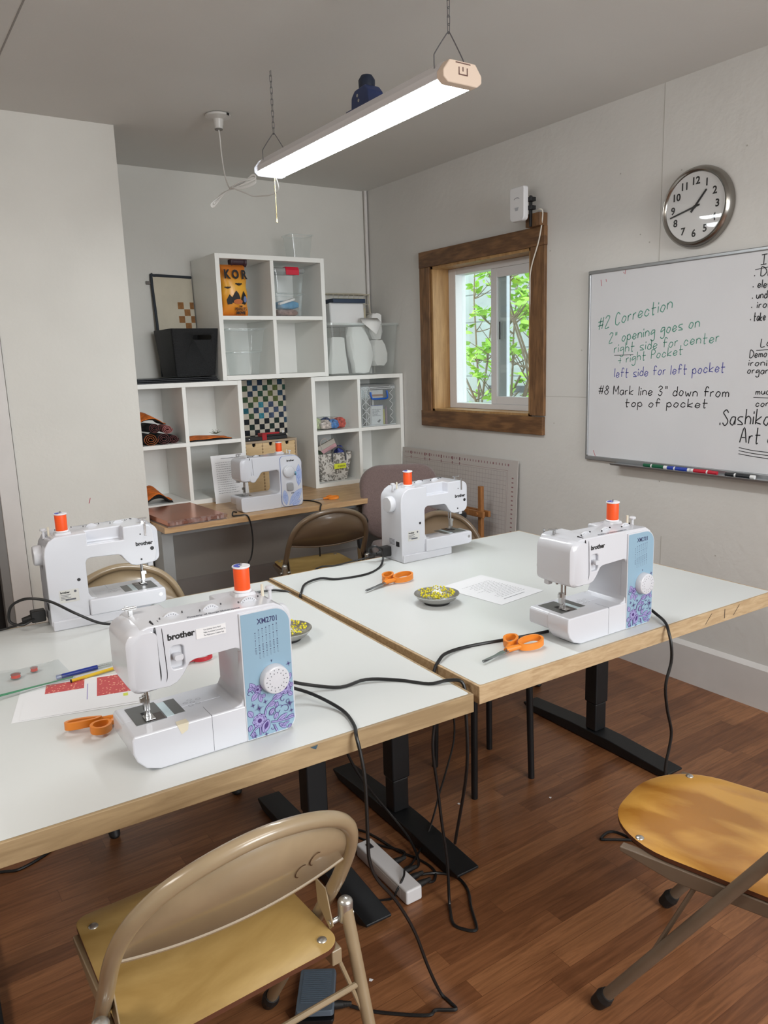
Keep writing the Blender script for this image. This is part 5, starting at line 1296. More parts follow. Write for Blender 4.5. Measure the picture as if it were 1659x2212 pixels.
def cloth_lump(name, label, x, y, z, sx, sy, sz, m, seed, grp=None, cat='fabric', rz=0.0, amp=0.22):
    rnd = random.Random(seed); ph = [rnd.uniform(0, 6) for _ in range(8)]
    mb = MB(); rg = []
    for i in range(13):
        tt = pi*i/12; ring = []
        for j_ in range(26):
            a = 2*pi*j_/26; k = 1+amp*(sin(3*a+ph[0]+2*tt)*0.4+sin(5*a+ph[1])*0.3+sin(7*tt+2*a+ph[2])*0.3)
            s_ = max(sin(tt), 1e-3)**0.7
            cx = abs(cos(a))**0.6*(1 if cos(a) >= 0 else -1); cy = abs(sin(a))**0.6*(1 if sin(a) >= 0 else -1)
            zz = -cos(tt); zz = (abs(zz)**0.7)*(1 if zz >= 0 else -1)
            ring.append((sx*s_*cx*k, sy*s_*cy*k, max(0, sz*(0.5+0.5*zz)*(1+amp*0.6*sin(4*a+ph[3])*max(0, zz)))))
        rg.append(ring)
    mb.loft(rg)
    o = mb.build(name, m, None, loc=(x, y, z), rz=rz, angle=75)
    return tag(o, label, cat, grp)
cloth_lump('folded_fabric', 'blue check cloth inside the clear box under the red-latched box', 2.225, 4.33, S3+0.046, 0.072, 0.052, 0.048, m_chk, 2, amp=0.15)
cloth_lump('folded_fabric', 'brown print cloth at the bottom of the clear box under the red-latched box', 2.219, 4.335, S3+0.003, 0.074, 0.052, 0.044, m_pat, 5, amp=0.1)
o = MB().box(-0.05, 0.055, -0.012, 0.012, 0, 0.012).build('ruler_strip', m_whf, None, loc=(2.20, 4.275, S3+0.083), rz=0.05); o.rotation_euler = (0.1, -0.28, 0); tag(o, 'white strip lying on the blue cloth in the clear box', 'strip')
# lower left cubby: two empty clear bins
tapered_bin('storage_box', 'clear empty box standing upside down on a smaller one in the lower cubby', 'storage box', 1.925, 4.345, S2+0.140, 0.235, 0.17, 0.20, 0.145, 0.125, m_clr, grp='clear storage boxes')
tapered_bin('storage_box', 'small clear empty box at the bottom of the lower cubby of the top unit', 'storage box', 1.922, 4.33, S2, 0.178, 0.13, 0.148, 0.11, 0.132, m_clr, grp='clear storage boxes')
tapered_bin('storage_box', 'small clear empty bin alone on top of the highest cube shelf', 'storage box', 2.352, 4.38, 2.116+0.003, 0.150, 0.12, 0.115, 0.095, 0.145, m_clr, grp='clear storage boxes')

# black basket, dark frames and the checker quilt panel
m_bask = mat('black_woven_basket', (15, 17, 20), 0.55, bump=(140, 0.6), stretch=(1, 1, 3))
bk = thing('basket', 'black tapered woven basket with cut-out handle on the left cube shelf', 'basket', (1.60, 4.385, 1.447))
def br(w_, d_, z): return [(px, py, z) for px, py in rrect(-w_/2, w_/2, -d_/2, d_/2, 0.012, 3)]
MB().loft([br(0.232, 0.245, 0), br(0.275, 0.31, 0.262), br(0.265, 0.30, 0.262), br(0.222, 0.235, 0.006)]).build('shell', m_bask, bk)
bx = [o for o in bk.children][0]
cut(bx, MB().prism(rrect(-0.015, 0.095, 0.200, 0.226, 0.008, 4), -0.2, -0.05))
tr_ = thing('dark_frame_stack', 'stack of thin dark metal-edged frames under the black basket', 'frames', (1.165, 4.225, 1.4145))
for k in range(3):
    MB().box(0, 0.555-0.006*k, 0.004*k, 0.34, k*0.0095, k*0.0095+0.008).build('frame', [mat('dark_gloss_frame', (24, 27, 31), 0.25, 0.5)], tr_, bevel=0.0015)
cv = thing('quilt_panel', 'cream quilted panel with brown checker squares and dark binding behind the basket', 'quilt', (1.495, 4.535, 1.447))
X = Matrix.Rotation(radians(-4.5), 4, 'X')
MB().box(0, 0.236, 0, 0.01, 0, 0.575, X=X).build('panel', mat('cream_cotton', (196, 188, 170), 0.9, noise=(7, 0.06), bump=(60, 0.3)), cv)
q = MB()
q.tube(smooth_path([(0.0, 0.0, 0.0), (0.002, 0, 0.3), (-0.003, 0, 0.565), (0.012, 0, 0.580), (0.1, 0, 0.579), (0.236, 0, 0.575)], 4), 0.008, n=8, X=X)
q.build('binding', mat('dark_blue_binding', (42, 48, 56), 0.7), cv)
q = MB(); F = lambda u, v: tuple(X @ Vector((u, -0.0012, v)))
for r_ in range(7):
    for c in range(6):
        x0, x1 = 0.137+0.037*c, min(0.137+0.037*c+0.036, 0.235)
        if (r_+c) % 2 == 0 and x0 < 0.23: q.poly([(x0, 0.43-0.04*r_), (x1, 0.43-0.04*r_), (x1, 0.43-0.04*r_-0.039), (x0, 0.43-0.04*r_-0.039)], F)
q.build('brown_square', mat('brown_batik', (142, 98, 56), 0.85, noise=(40, 0.25)), cv, fix=False)
MB().box(-0.035, 0.0, 0.0, 0.012, 0.53, 0.548, X=X).build('hanging_tab', mat('grey_tab', (104, 98, 94), 0.6), cv)

# checker quilt between the units
qt = thing('checker_quilt', 'blue and green checkerboard quilt hanging on the wall between the cube shelves', 'quilt', (2.008, 4.578, 1.0))
q = MB().box(0, 0.31, -0.004, 0.004, 0, 0.44)
q.build('backing', mat('cream_cotton'  , (196, 188, 170)), qt)
rnd = random.Random(12); pal = [(34, 52, 48), (60, 84, 60), (46, 74, 96), (44, 60, 82), (92, 104, 60), (62, 132, 150), (70, 84, 112), (30, 34, 40), (36, 96, 112), (48, 82, 70)]
ms = [mat('quilt_square_%d' % k, c, 0.9, noise=(70, 0.35)) for k, c in enumerate(pal)]+[mat('quilt_cream', (206, 198, 184), 0.9, noise=(30, 0.05))]
g = MB(); n_ = 0.0352
for r_ in range(13):
    for c in range(9):
        x0, z0 = c*n_-0.001, 0.44-(r_+1)*n_
        if x0+n_ > 0.33 or z0 < -0.02: continue
        if (r_+c) % 2: mi = 10
        else:
            f_ = r_/12; mi = rnd.choice([3, 4, 1, 2, 9] if f_ < 0.35 else ([6, 5, 8, 3, 1] if f_ < 0.65 else [7, 0, 2, 7]))
        g.box(x0+0.0004, x0+n_-0.0004, -0.0065, -0.004, z0+0.0004, z0+n_-0.0004, mi)
g.build('patchwork', ms, qt)
# birch drawer unit with three drawers
m_bir = wood('birch_ply', (196, 166, 122), (214, 188, 146), axis=0, scale=4, rough=0.5, ring=0.05); m_birs = mat('grey_birch_case', (166, 148, 126), 0.6)
du = thing('drawer_unit', 'small birch drawer unit with finger notches on the desk behind the sewing machine', 'drawer unit', (1.852, 4.25, DZ))
MB().box(0, 0.355, 0, 0.30, 0, 0.012).box(0, 0.355, 0, 0.30, 0.315, 0.327).box(0, 0.01, 0, 0.30, 0.012, 0.315).box(0.345, 0.355, 0, 0.30, 0.012, 0.315).box(0.01, 0.345, 0.29, 0.30, 0.012, 0.315).build('case', m_birs, du)
for r_ in range(2):
    for c in range(3):
        x0 = 0.012+c*0.1107; z0 = 0.015+r_*0.1505
        dr = MB().prism([(x0, z0), (x0+0.109, z0), (x0+0.109, z0+0.148), (x0+0.066, z0+0.148), (x0+0.066, z0+0.138), (x0+0.062, z0+0.130), (x0+0.0545, z0+0.127), (x0+0.047, z0+0.130), (x0+0.043, z0+0.138), (x0+0.043, z0+0.148), (x0, z0+0.148)], 0.0, 0.012).build('drawer', m_bir, du)
        MB().box(x0+0.001, x0+0.108, 0.03, 0.034, z0, z0+0.147).build('drawer_inside', m_dk, dr)
        q = MB()
        for k in range(7):
            for xx in (x0+0.001, x0+0.105): q.box(xx, xx+0.003, -0.0006, 0.0, z0+0.012+k*0.019, z0+0.020+k*0.019)
        q.build('finger_joint', mat('joint_brown', (120, 92, 62), 0.6), dr)
# black and red tool on it
tl = thing('hand_tool', 'black tool case with a red clamp lying on the birch drawer unit', 'tool', (1.90, 4.30, DZ+0.327))
MB().box(-0.03, 0.255, -0.03, 0.03, 0, 0.022).box(0.10, 0.25, -0.028, 0.028, 0.022, 0.036).build('case', m_pla, tl, bevel=0.003)
MB().box(0.085, 0.115, -0.034, 0.033, 0.0, 0.040).box(0.085, 0.200, -0.034, -0.01, 0.034, 0.044).build('red_clamp', mat('red_clamp_plastic', (168, 24, 34), 0.4), tl, bevel=0.002)
MB().cyl((0.0, -0.031, 0.012), (0.0, -0.029, 0.012), 0.004, n=10).cyl((0.23, -0.02, 0.036), (0.23, -0.02, 0.052), 0.006, n=10).build('button', m_mkw, tl)

# ---- tub with interfacing, wire basket, book
m_int = mat('white_interfacing', (234, 234, 232), 0.8, bump=(12, 0.3)); m_ply_w = mat('white_paper_pack', (222, 222, 222), 0.6)
C0 = DZ+0.692
tapered_bin('storage_tub', 'large frosted clear tub of white interfacing on the corner shelf top', 'storage tub', 2.722, 4.375, C0+0.003, 0.530, 0.30, 0.475, 0.26, 0.315, m_frost, rim=0.014, r=0.03)
pk = tag(MB().box(-0.125, 0.125, -0.05, 0.05, 0, 0.14).build('paper_pack', m_ply_w, None, bevel=0.012, seg=3, loc=(2.655, 4.36, C0+0.312), rz=-0.05), 'white packet standing on the tub contents under the navy book', 'packet')
pk.rotation_euler = (radians(-5), 0, -0.05)
ib = thing('book', 'navy book with yellow spine print lying on top of the white packet', 'book', (2.665, 4.36, C0+0.4535), -0.03)
MB().box(-0.118, 0.118, -0.055, 0.055, 0, 0.026).build('cover', mat('navy_cover', (34, 50, 74), 0.45), ib, bevel=0.003)
MB().box(-0.105, 0.10, -0.050, 0.03, 0.026, 0.0272).build('yellow_print', mat('yellow_print', (190, 182, 96), 0.5, noise=(60, 0.4)), ib)
def crumple(lab, x, y, z, prof, d_, seed, m=m_int):
    rnd = random.Random(seed); rg = []
    for zz, x0, x1 in prof:
        ring = []
        for k in range(12):
            a_ = 2*pi*k/12; cx = abs(cos(a_))**0.45*(1 if cos(a_) >= 0 else -1); cy = abs(sin(a_))**0.45*(1 if sin(a_) >= 0 else -1)
            ring.append(((x0+x1)/2+(x1-x0)/2*cx+rnd.uniform(-1, 1)*0.006, d_/2*cy+rnd.uniform(-1, 1)*0.008, zz+rnd.uniform(0, 1)*0.008))
        rg.append(ring)
    o = MB().loft(rg).build('interfacing_bundle', m, None, loc=(x, y, C0+z), angle=24)
    tag(o, lab, 'interfacing')
crumple('flat white pad in the left part of the frosted tub', 2.590, 4.37, 0.010, ((0, -0.085, 0.07), (0.06, -0.082, 0.066), (0.12, -0.075, 0.055), (0.18, -0.068, 0.05), (0.225, -0.06, 0.045)), 0.09, 1)
crumple('white folded length standing in the middle of the frosted tub', 2.735, 4.33, 0.010, ((0, -0.045, 0.06), (0.05, -0.055, 0.085), (0.11, -0.065, 0.088), (0.18, -0.085, 0.086), (0.235, -0.09, 0.06), (0.29, -0.07, 0.02)), 0.08, 2)
crumple('white crumpled bundle at the right inside the frosted tub', 2.885, 4.375, 0.050, ((0, -0.03, 0.05), (0.03, -0.055, 0.072), (0.08, -0.05, 0.08), (0.13, -0.05, 0.07), (0.165, -0.03, 0.04)), 0.12, 3)
crumple('white folded piece sticking out at the right corner of the frosted tub', 2.90, 4.40, 0.222, ((0, -0.03, 0.035), (0.05, -0.05, 0.052), (0.11, -0.055, 0.05), (0.155, -0.03, 0.045), (0.17, -0.01, 0.03)), 0.08, 4)
fl_ = tag(MB().add([(0, 0, 0), (0.14, -0.01, 0.0), (0.10, -0.028, -0.055), (0.085, -0.03, -0.075), (0.15, 0.05, 0.03), (0.02, 0.05, 0.03)], [(0, 1, 2, 3), (0, 5, 4, 1)]).build('interfacing_flap', m_int, None, loc=(2.70, 4.222, C0+0.328), fix=False, solid=0.001), 'white pointed flap hanging over the front rim of the frosted tub', 'interfacing')
wbk = thing('wire_basket', 'cream wire basket behind the frosted tub, against the corner', 'wire basket', (2.60, 4.535, C0+0.003))
m_cw = mat('cream_wire', (186, 178, 160), 0.45)
q = MB(); W_, H_ = 0.36, 0.525
q.tube(smooth_path([(0, 0, H_), (W_-0.02, 0, H_), (W_, 0, H_-0.03), (W_+0.025, 0, 0.2), (W_+0.03, 0, 0)], 4), 0.005, n=8); q.tube([(0, 0.04, H_), (W_-0.01, 0.04, H_)], 0.004, n=8)
q.build('rim', m_cw, wbk)
q = MB()
for k in range(10): x = k*W_/9; q.tube([(x, 0, H_), (x, 0, 0)], 0.0018, n=5); q.tube([(x, 0, H_), (x+0.01, 0.04, H_)], 0.0018, n=5)
for k in range(8): q.tube([(0, 0, 0.06*k+0.04), (W_+0.01, 0, 0.06*k+0.04)], 0.0018, n=5)
q.build('mesh_wire', m_cw, wbk)
tag(MB().box(-0.03, 0.03, -0.02, 0.02, 0, 0.42).build('cardboard_tube_box', mat('cream_card', (196, 186, 160), 0.7), None, loc=(2.835, 4.45, C0+0.012), bevel=0.003), 'tall narrow cream carton standing in the tub behind the packet', 'carton')

# ---- corner unit contents
R2 = DZ+0.346+0.011; R1 = DZ+0.026
bgf = thing('fabric_bag', 'clear bag of colourful fabric scraps in the corner shelf, above the tote bag', 'bag of scraps', (2.462, 4.335, R2))
cols = [((196, 206, 164), -0.075, 0), ((60, 74, 112), 0.0, 0.01), ((72, 120, 178), 0.035, -0.02), ((186, 176, 170), -0.03, -0.03), ((46, 46, 52), -0.06, 0.04), ((180, 86, 76), 0.085, -0.02), ((96, 120, 84), -0.10, 0.03), ((40, 42, 58), 0.02, 0.05), ((214, 196, 186), 0.07, 0.03)]
rnd = random.Random(2)
for k, (c, x, y) in enumerate(cols):
    o = cloth_lump('scrap', 'x', 0, 0, 0, 0.036, 0.032, 0.050+0.012*rnd.random(), mat('scrap_%d' % k, c, 0.85, noise=(60, 0.5)), k, amp=0.3)
    for kk in ('label', 'category'): del o[kk]
    o.parent = bgf; o.location = (x, y-0.02, 0.004)
rg = []
for i in range(11):
    tt = pi*i/10
    rg.append([(0.128*max(sin(tt), 0.001)**0.5*cos(a)*(1+0.06*sin(5*a)), 0.085*max(sin(tt), 0.001)**0.5*sin(a), 0.0015+0.038*(1-cos(tt))*(1+0.05*sin(6*a))) for a in [2*pi*q/30 for q in range(30)]])
MB().loft(rg).build('film', m_bag, bgf, angle=30)
# clear latch box with blue handle
cb = thing('latch_box', 'clear lattice box with blue handle and white leaflet in the corner shelf', 'storage box', (2.822, 4.345, R2))
q = MB(); bw, bd_, bh = 0.27, 0.19, 0.262
for (x0, x1, y0, y1, z0, z1) in ((-bw/2, bw/2, -bd_/2, -bd_/2+0.002, 0, bh), (-bw/2, bw/2, bd_/2-0.002, bd_/2, 0, bh), (-bw/2, -bw/2+0.002, -bd_/2, bd_/2, 0, bh), (bw/2-0.002, bw/2, -bd_/2, bd_/2, 0, bh), (-bw/2, bw/2, -bd_/2, bd_/2, 0, 0.003)): q.box(x0, x1, y0, y1, z0, z1)
q.build('shell', m_clr, cb)
m_lat = mat('translucent_white_rib', (212, 216, 218), 0.35)
q = MB(); F = lambda u, v: (u, -bd_/2-0.001, v)
for x0, x1 in ((-bw/2+0.004, -bw/2+0.070),):
    for k in range(4):
        z0 = 0.008+k*0.061
        q.stroke([(x0, z0), (x1, z0+0.061)], 0.003, F); q.stroke([(x1, z0), (x0, z0+0.061)], 0.003, F)
    for x in (x0, (x0+x1)/2, x1): q.stroke([(x, 0.004), (x, 0.255)], 0.0035, F)
for k in range(5): q.stroke(smooth_path([(bw/2-0.045, 0.01+k*0.05, 0), (bw/2-0.02, 0.035+k*0.05, 0), (bw/2-0.045, 0.06+k*0.05, 0)], 4), 0.003, lambda u, v: F(u, v))
for z in (0.004, 0.252, 0.242): q.stroke([(-bw/2, z), (bw/2, z)], 0.004, F)
q.build('lattice_rib', m_lat, cb, fix=False)
MB().loft([[(px, py, z) for px, py in rrect(-w_/2, w_/2, -d_/2, d_/2, 0.006, 3)] for z, w_, d_ in ((0.258, 0.272, 0.192), (0.266, 0.276, 0.196), (0.272, 0.262, 0.18))]).build('lid', m_lid, cb)
MB().tube(smooth_path([(-0.062, -bd_/2-0.005, 0.222), (-0.060, -bd_/2-0.012, 0.19), (-0.050, -bd_/2-0.017, 0.178), (0.0, -bd_/2-0.018, 0.177), (0.055, -bd_/2-0.017, 0.178), (0.066, -bd_/2-0.012, 0.195), (0.066, -bd_/2-0.005, 0.228)], 4), 0.006, n=10).build('handle', mat('bright_blue_plastic', (24, 92, 190), 0.35), cb)
lf_ = thing('leaflet', 'white assembly leaflet behind the clear front of the lattice box', 'leaflet', (2.818, 4.264, R2+0.006))
MB().box(-0.046, 0.048, 0, 0.001, 0, 0.128).build('page', m_pap, lf_)
q = MB(); lines(q, -0.036, 0.036, 0.10, 6, 0.008, lambda u, v: (u, -0.0004, v), random.Random(1), 0.003); q.poly([(0.0, 0.02), (0.02, 0.035), (0.03, 0.03), (0.015, 0.012)], lambda u, v: (u, -0.0004, v)); q.stroke([(-0.045, 0.1265), (0.046, 0.1265)], 0.004, lambda u, v: (u, -0.0004, v), 1)
q.build('print', [m_gyt, mat('blue_print', (50, 80, 170), 0.5)], lf_, fix=False)
tag(MB().box(-0.05, 0.055, 0, 0.03, 0, 0.05).box(-0.05, 0.055, -0.0005, 0.0, 0.008, 0.022, 1).build('carton', [m_pap, mat('brown_band', (176, 128, 96), 0.6)], None, loc=(2.825, 4.28, R2+0.182), bevel=0), 'white and brown carton behind the blue handle in the lattice box', 'carton')
for k, (x, c, h_, lab) in enumerate(((2.79, (44, 50, 66), 0.06, 'dark capped bottle above the leaflet in the lattice box'), (2.81, (226, 226, 226), 0.062, 'white bottle above the leaflet in the lattice box'), (2.895, (204, 196, 60), 0.10, 'yellow tube at the right inside the lattice box'), (2.915, (150, 120, 140), 0.12, 'mauve tube at the right inside the lattice box'), (2.71, (50, 50, 54), 0.07, 'black tape roll holder at the left inside the lattice box'))):
    z = 0.125 if k < 2 else 0.03
    o = MB().cyl((0, 0, 0), (0, 0, h_*0.75), 0.0085, n=14).cyl((0, 0, h_*0.75), (0, 0, h_), 0.006, n=14).build('supply_tube', mat('tube_%d' % k, c, 0.4), None, loc=(x, 4.30, R2+(0.0035 if k > 1 else 0.118)))
    tag(o, lab, 'tube')
tag(MB().box(-0.04, 0.05, -0.01, 0.01, 0, 0.114).build('card_box', mat('card_white', (216, 214, 210), 0.6), None, loc=(2.80, 4.302, R2+0.0035)), 'white card box behind the leaflet in the lattice box', 'carton')
# tote bag
m_tote = bpy.data.materials.new('grey_damask_fabric'); m_tote.use_nodes = True
nt = m_tote.node_tree; bb = nt.nodes['Principled BSDF']; bb.inputs['Roughness'].default_value = 0.85
tc = nt.nodes.new('ShaderNodeTexCoord'); n1 = nt.nodes.new('ShaderNodeTexNoise'); n1.inputs['Scale'].default_value = 26; n1.inputs['Detail'].default_value = 1; n1.inputs['Distortion'].default_value = 2.4
rp = nt.nodes.new('ShaderNodeValToRGB'); rp.color_ramp.interpolation = 'CONSTANT'
rp.color_ramp.elements[0].color = rgb((128, 124, 118)); rp.color_ramp.elements[1].color = rgb((206, 202, 196)); rp.color_ramp.elements[1].position = 0.5
nt.links.new(tc.outputs['Object'], n1.inputs['Vector']); nt.links.new(n1.outputs[0], rp.inputs[0]); nt.links.new(rp.outputs[0], bb.inputs['Base Color'])
tb = thing('tote_bag', 'grey and white floral tote bag with yellow label in the corner shelf', 'tote bag', (2.482, 4.345, R1))
def tr2(w_, d_, z): return [(px+0.006*z, py, z) for px, py in rrect(-w_/2, w_/2, -d_/2, d_/2, 0.02, 4)]
MB().loft([tr2(0.195, 0.15, 0), tr2(0.215, 0.165, 0.06), tr2(0.265, 0.19, 0.18), tr2(0.255, 0.18, 0.18), tr2(0.205, 0.155, 0.06), tr2(0.185, 0.14, 0.004)]).build('bag_body', m_tote, tb, angle=60)
q = MB(); F = lambda u, v: (u, -0.0835-0.0165*max(0, (v-0.06)/0.12)-0.0012, v)
fl2 = [(-0.045+0.052*(0.86+0.14*cos(9*a))*cos(a), 0.085+0.045*(0.86+0.14*cos(9*a))*sin(a)) for a in [2*pi*k/54 for k in range(54)]]
q.poly(fl2, F, 0); q.stroke([(-0.045+0.026*cos(2*pi*k/24), 0.085+0.024*sin(2*pi*k/24)) for k in range(24)], 0.004, lambda u, v: (u, F(u, v)[1]-0.0004, v), 1, closed=True); q.stroke([(-0.045+0.012*cos(2*pi*k/16), 0.085+0.011*sin(2*pi*k/16)) for k in range(16)], 0.004, lambda u, v: (u, F(u, v)[1]-0.0004, v), 1, closed=True)
for a, b_, s_ in ((0.06, 0.05, 0.02), (0.08, 0.14, 0.022), (-0.09, 0.15, 0.02), (0.02, 0.15, 0.018), (0.03, 0.03, 0.017), (-0.07, 0.025, 0.016)):
    q.poly([(a+s_*cos(t_)*(1+0.3*cos(5*t_)), b_+s_*0.9*sin(t_)*(1+0.3*cos(5*t_))) for t_ in [2*pi*k/30 for k in range(30)]], F, 0)
q.build('flower_print', [mat('tote_white', (208, 204, 198), 0.85), mat('tote_grey', (128, 124, 118), 0.85)], tb, fix=False)
m_strap = mat('grey_strap', (70, 72, 76), 0.6)
MB().tube(smooth_path([(-0.030, -0.100, 0.125), (-0.028, -0.102, 0.175), (-0.015, -0.102, 0.205), (0.015, -0.102, 0.218), (0.05, -0.102, 0.205), (0.066, -0.102, 0.175), (0.070, -0.100, 0.130)], 4), 0.006, n=10, sq=0.6).build('strap', m_strap, tb)
yl = MB().box(-0.022, 0.066, -0.1085, -0.1075, 0.080, 0.112).build('yellow_label', mat('fluorescent_yellow', (216, 224, 56), 0.6), tb)
q = hand('RIBBON', lambda u, v: (0.004+u, -0.1088, 0.090+v), 0.010, 0.0016, length=0.052)[0]; q.build('label_writing', m_ink, yl, fix=False)
# bits in the tote
pb = thing('clear_pouch', 'clear pouch with a pink and white piece sticking out of the tote bag', 'pouch', (2.455, 4.35, R1+0.172), 0, None)
Xp = Matrix.Rotation(radians(-22), 4, 'Y')
MB().box(-0.085, 0.115, -0.018, 0.018, 0.0, 0.125, X=Xp).build('film', m_bag, pb)
MB().box(-0.055, 0.10, -0.012, 0.010, 0.002, 0.028, X=Xp).build('pink_piece', mat('pale_pink', (226, 172, 178), 0.6), pb, bevel=0.004)
MB().box(-0.055, 0.10, -0.012, 0.010, 0.028, 0.062, X=Xp).build('cream_piece', mat('cream_felt', (212, 204, 192), 0.7), pb, bevel=0.004)
MB().tube(smooth_path([(-0.01, -0.014, 0.03), (-0.005, -0.016, 0.08), (0.03, -0.016, 0.095), (0.055, -0.014, 0.06)], 4), 0.003, n=8, X=Xp).build('cord_loop', mat('cream_cord', (216, 206, 200), 0.7), pb)
cloth_lump('black_fabric', 'black cloth bundle at the back left of the tote bag', 2.375, 4.44, R1+0.15, 0.022, 0.04, 0.14, mat('black_cloth', (32, 32, 36), 0.8, noise=(20, 0.3)), 4, amp=0.2)
cloth_lump('navy_ribbon_bundle', 'blue and white ribbon bundle at the right of the tote bag', 2.575, 4.36, R1+0.13, 0.028, 0.03, 0.075, mat('blue_white_ribbon', (52, 66, 140), 0.6, noise=(90, 0.9)), 9, amp=0.25)
cloth_lump('green_cloth', 'dark green cloth at the left edge of the tote bag', 2.385, 4.315, R1+0.14, 0.03, 0.03, 0.055, mat('dark_green_cloth', (52, 66, 48), 0.8, noise=(20, 0.3)), 14, amp=0.2)

# ---- orange fabrics in the left unit
m_of = mat('orange_batik', (214, 112, 36), 0.8, noise=(28, 0.4), bump=(40, 0.2)); m_bf = mat('black_batik', (26, 23, 23), 0.85, noise=(22, 0.3), bump=(50, 0.3)); m_mf = mat('maroon_pink_batik', (136, 76, 74), 0.85, noise=(24, 0.4), bump=(50, 0.3))
L2 = DZ+0.346+0.011; L1 = DZ+0.026
def rolled(label, x, y, z, r_, L_, rz, m, seed, mcore=None, grp='rolled fabrics in the left cubby'):
    t = thing('fabric_roll', label, 'fabric', (x, y, z), rz, grp)
    pts = []
    for k in range(46):
        a = k*0.42; q_ = r_*(0.18+0.82*k/45)
        pts.append((q_*cos(a)*1.15, r_*0.93+q_*sin(a)*0.93))
    mb = MB(); v = []; rr3 = random.Random(seed)
    for a, b_ in pts: v += [(a, 0, max(0.0008, b_)), (a*0.98, L_, max(0.0008, b_))]
    mb.add(v, [(2*k, 2*k+1, 2*k+3, 2*k+2) for k in range(45)])
    mb.build('cloth', m, t, fix=False, solid=0.0032)
    g_ = MB(); g_.stroke(pts, 0.0016, lambda u, w_: (u, -0.0008, max(0.001, w_))); g_.build('hem_edge', mcore or m_of, t, fix=False)
    return t
rolled('orange-edged spiral roll at the bottom left of the fabric pile', 1.300, 4.235, L2, 0.036, 0.16, 0.0, m_bf, 1)
rolled('black roll in the middle of the bottom row of the fabric pile', 1.375, 4.24, L2, 0.035, 0.17, 0.05, m_bf, 2, m_mf)
rolled('black roll at the bottom right of the fabric pile', 1.440, 4.27, L2, 0.026, 0.16, -0.08, m_bf, 3, m_mf)
rolled('black roll on the second row of the fabric pile, above the spiral roll', 1.330, 4.25, L2+0.066, 0.030, 0.15, 0.1, m_bf, 4, m_mf)
rolled('pink-edged roll on the right of the second row of the fabric pile', 1.402, 4.25, L2+0.058, 0.026, 0.15, -0.1, m_mf, 5, mat('pink_hem', (204, 140, 136), 0.8))
def folded(label, x, y, z, w_, d_, layers, top, rz=0, hump=0.03, name='folded_fabric', grp='folded orange fabrics'):
    t = thing(name, label, 'fabric', (x, y, z), rz, grp)
    for k in range(layers):
        m_ = top if k == layers-1 else m_bf
        v = []; n1_, n2_ = 16, 10
        for i in range(n1_+1):
            for j_ in range(n2_+1):
                u, s_ = i/n1_, j_/n2_
                zz = k*0.006+hump*sin(pi*min(1, u*1.05))**1.2*(0.55+0.45*s_)+0.003*sin(9*u+5*s_+k)
                v.append(((u-0.5)*w_*(1-0.02*k), (s_-0.5)*d_*(1-0.25*abs(u-0.4)*2*0.5), max(0.002+k*0.004, zz)))
        fc = [(i*(n2_+1)+j_, (i+1)*(n2_+1)+j_, (i+1)*(n2_+1)+j_+1, i*(n2_+1)+j_+1) for i in range(n1_) for j_ in range(n2_)]
        MB().add(v, fc).build('layer', m_, t, fix=False, solid=0.003, angle=80)
    return t
folded('orange batik cloth draped over the rolled fabrics in the left cubby', 1.30, 4.285, L2+0.112, 0.17, 0.16, 2, m_of, hump=0.062)
folded('flat folded orange and black cloth in the second cubby of the left shelf', 1.645, 4.31, L2, 0.27, 0.16, 2, m_of, hump=0.016)
folded('small folded orange and black cloth stack at the bottom of the left shelf', 1.312, 4.31, L1, 0.17, 0.17, 4, m_of, hump=0.07)
gs = thing('greenery_sprig', 'small green and white sprig lying on the flat orange cloth', 'sprig', (1.72, 4.335, L2+0.028))
q = MB(); rnd = random.Random(6)
for k in range(26):
    a = rnd.uniform(0, 2*pi); e_ = rnd.uniform(0.1, 1.0); L_ = rnd.uniform(0.02, 0.042); q.cyl((0, 0, 0), (L_*cos(a)*cos(e_), L_*sin(a)*cos(e_), L_*sin(e_)*0.8), 0.0016, 0.0006, n=5)
q.build('needle', mat('sage_green', (86, 98, 72), 0.7), gs); MB().ball((0.0, -0.01, 0.022), 0.006).build('bead', m_whf, gs)
# copper sheet stack on the desk
cp = thing('copper_sheet_stack', 'stack of copper sheets in plastic film on the left end of the desk', 'metal sheets', (1.285, 3.905, DZ), radians(3))
m_cop = mat('copper_sheet', (196, 124, 92), 0.22, 0.75, noise=(4, 0.12))
MB().box(-0.115, 0.190, -0.205, 0.235, 0.006, 0.030).build('sheets', m_cop, cp, bevel=0.001)
MB().box(-0.12, 0.197, -0.215, 0.242, 0.0, 0.0055).build('lower_film', clear('film_white', (244, 240, 238), 0.45, 0.15, (214, 200, 196)), cp)
rg = MB(); rnd = random.Random(3); v = []
for k in range(33):
    x_ = -0.12+0.318*k/32
    v += [(x_, -0.207, 0.031), (x_, -0.216-0.012*rnd.random(), 0.022+0.006*rnd.random()), (x_, -0.214-0.018*rnd.random(), 0.006+0.005*rnd.random())]
rg.add(v, [(3*k+j_, 3*k+3+j_, 3*k+4+j_, 3*k+1+j_) for k in range(32) for j_ in range(2)])
rg.build('crumpled_film', clear('film_crumple', (240, 226, 222), 0.35, 0.22, (206, 176, 168), rough=0.1), cp, fix=False, angle=10)

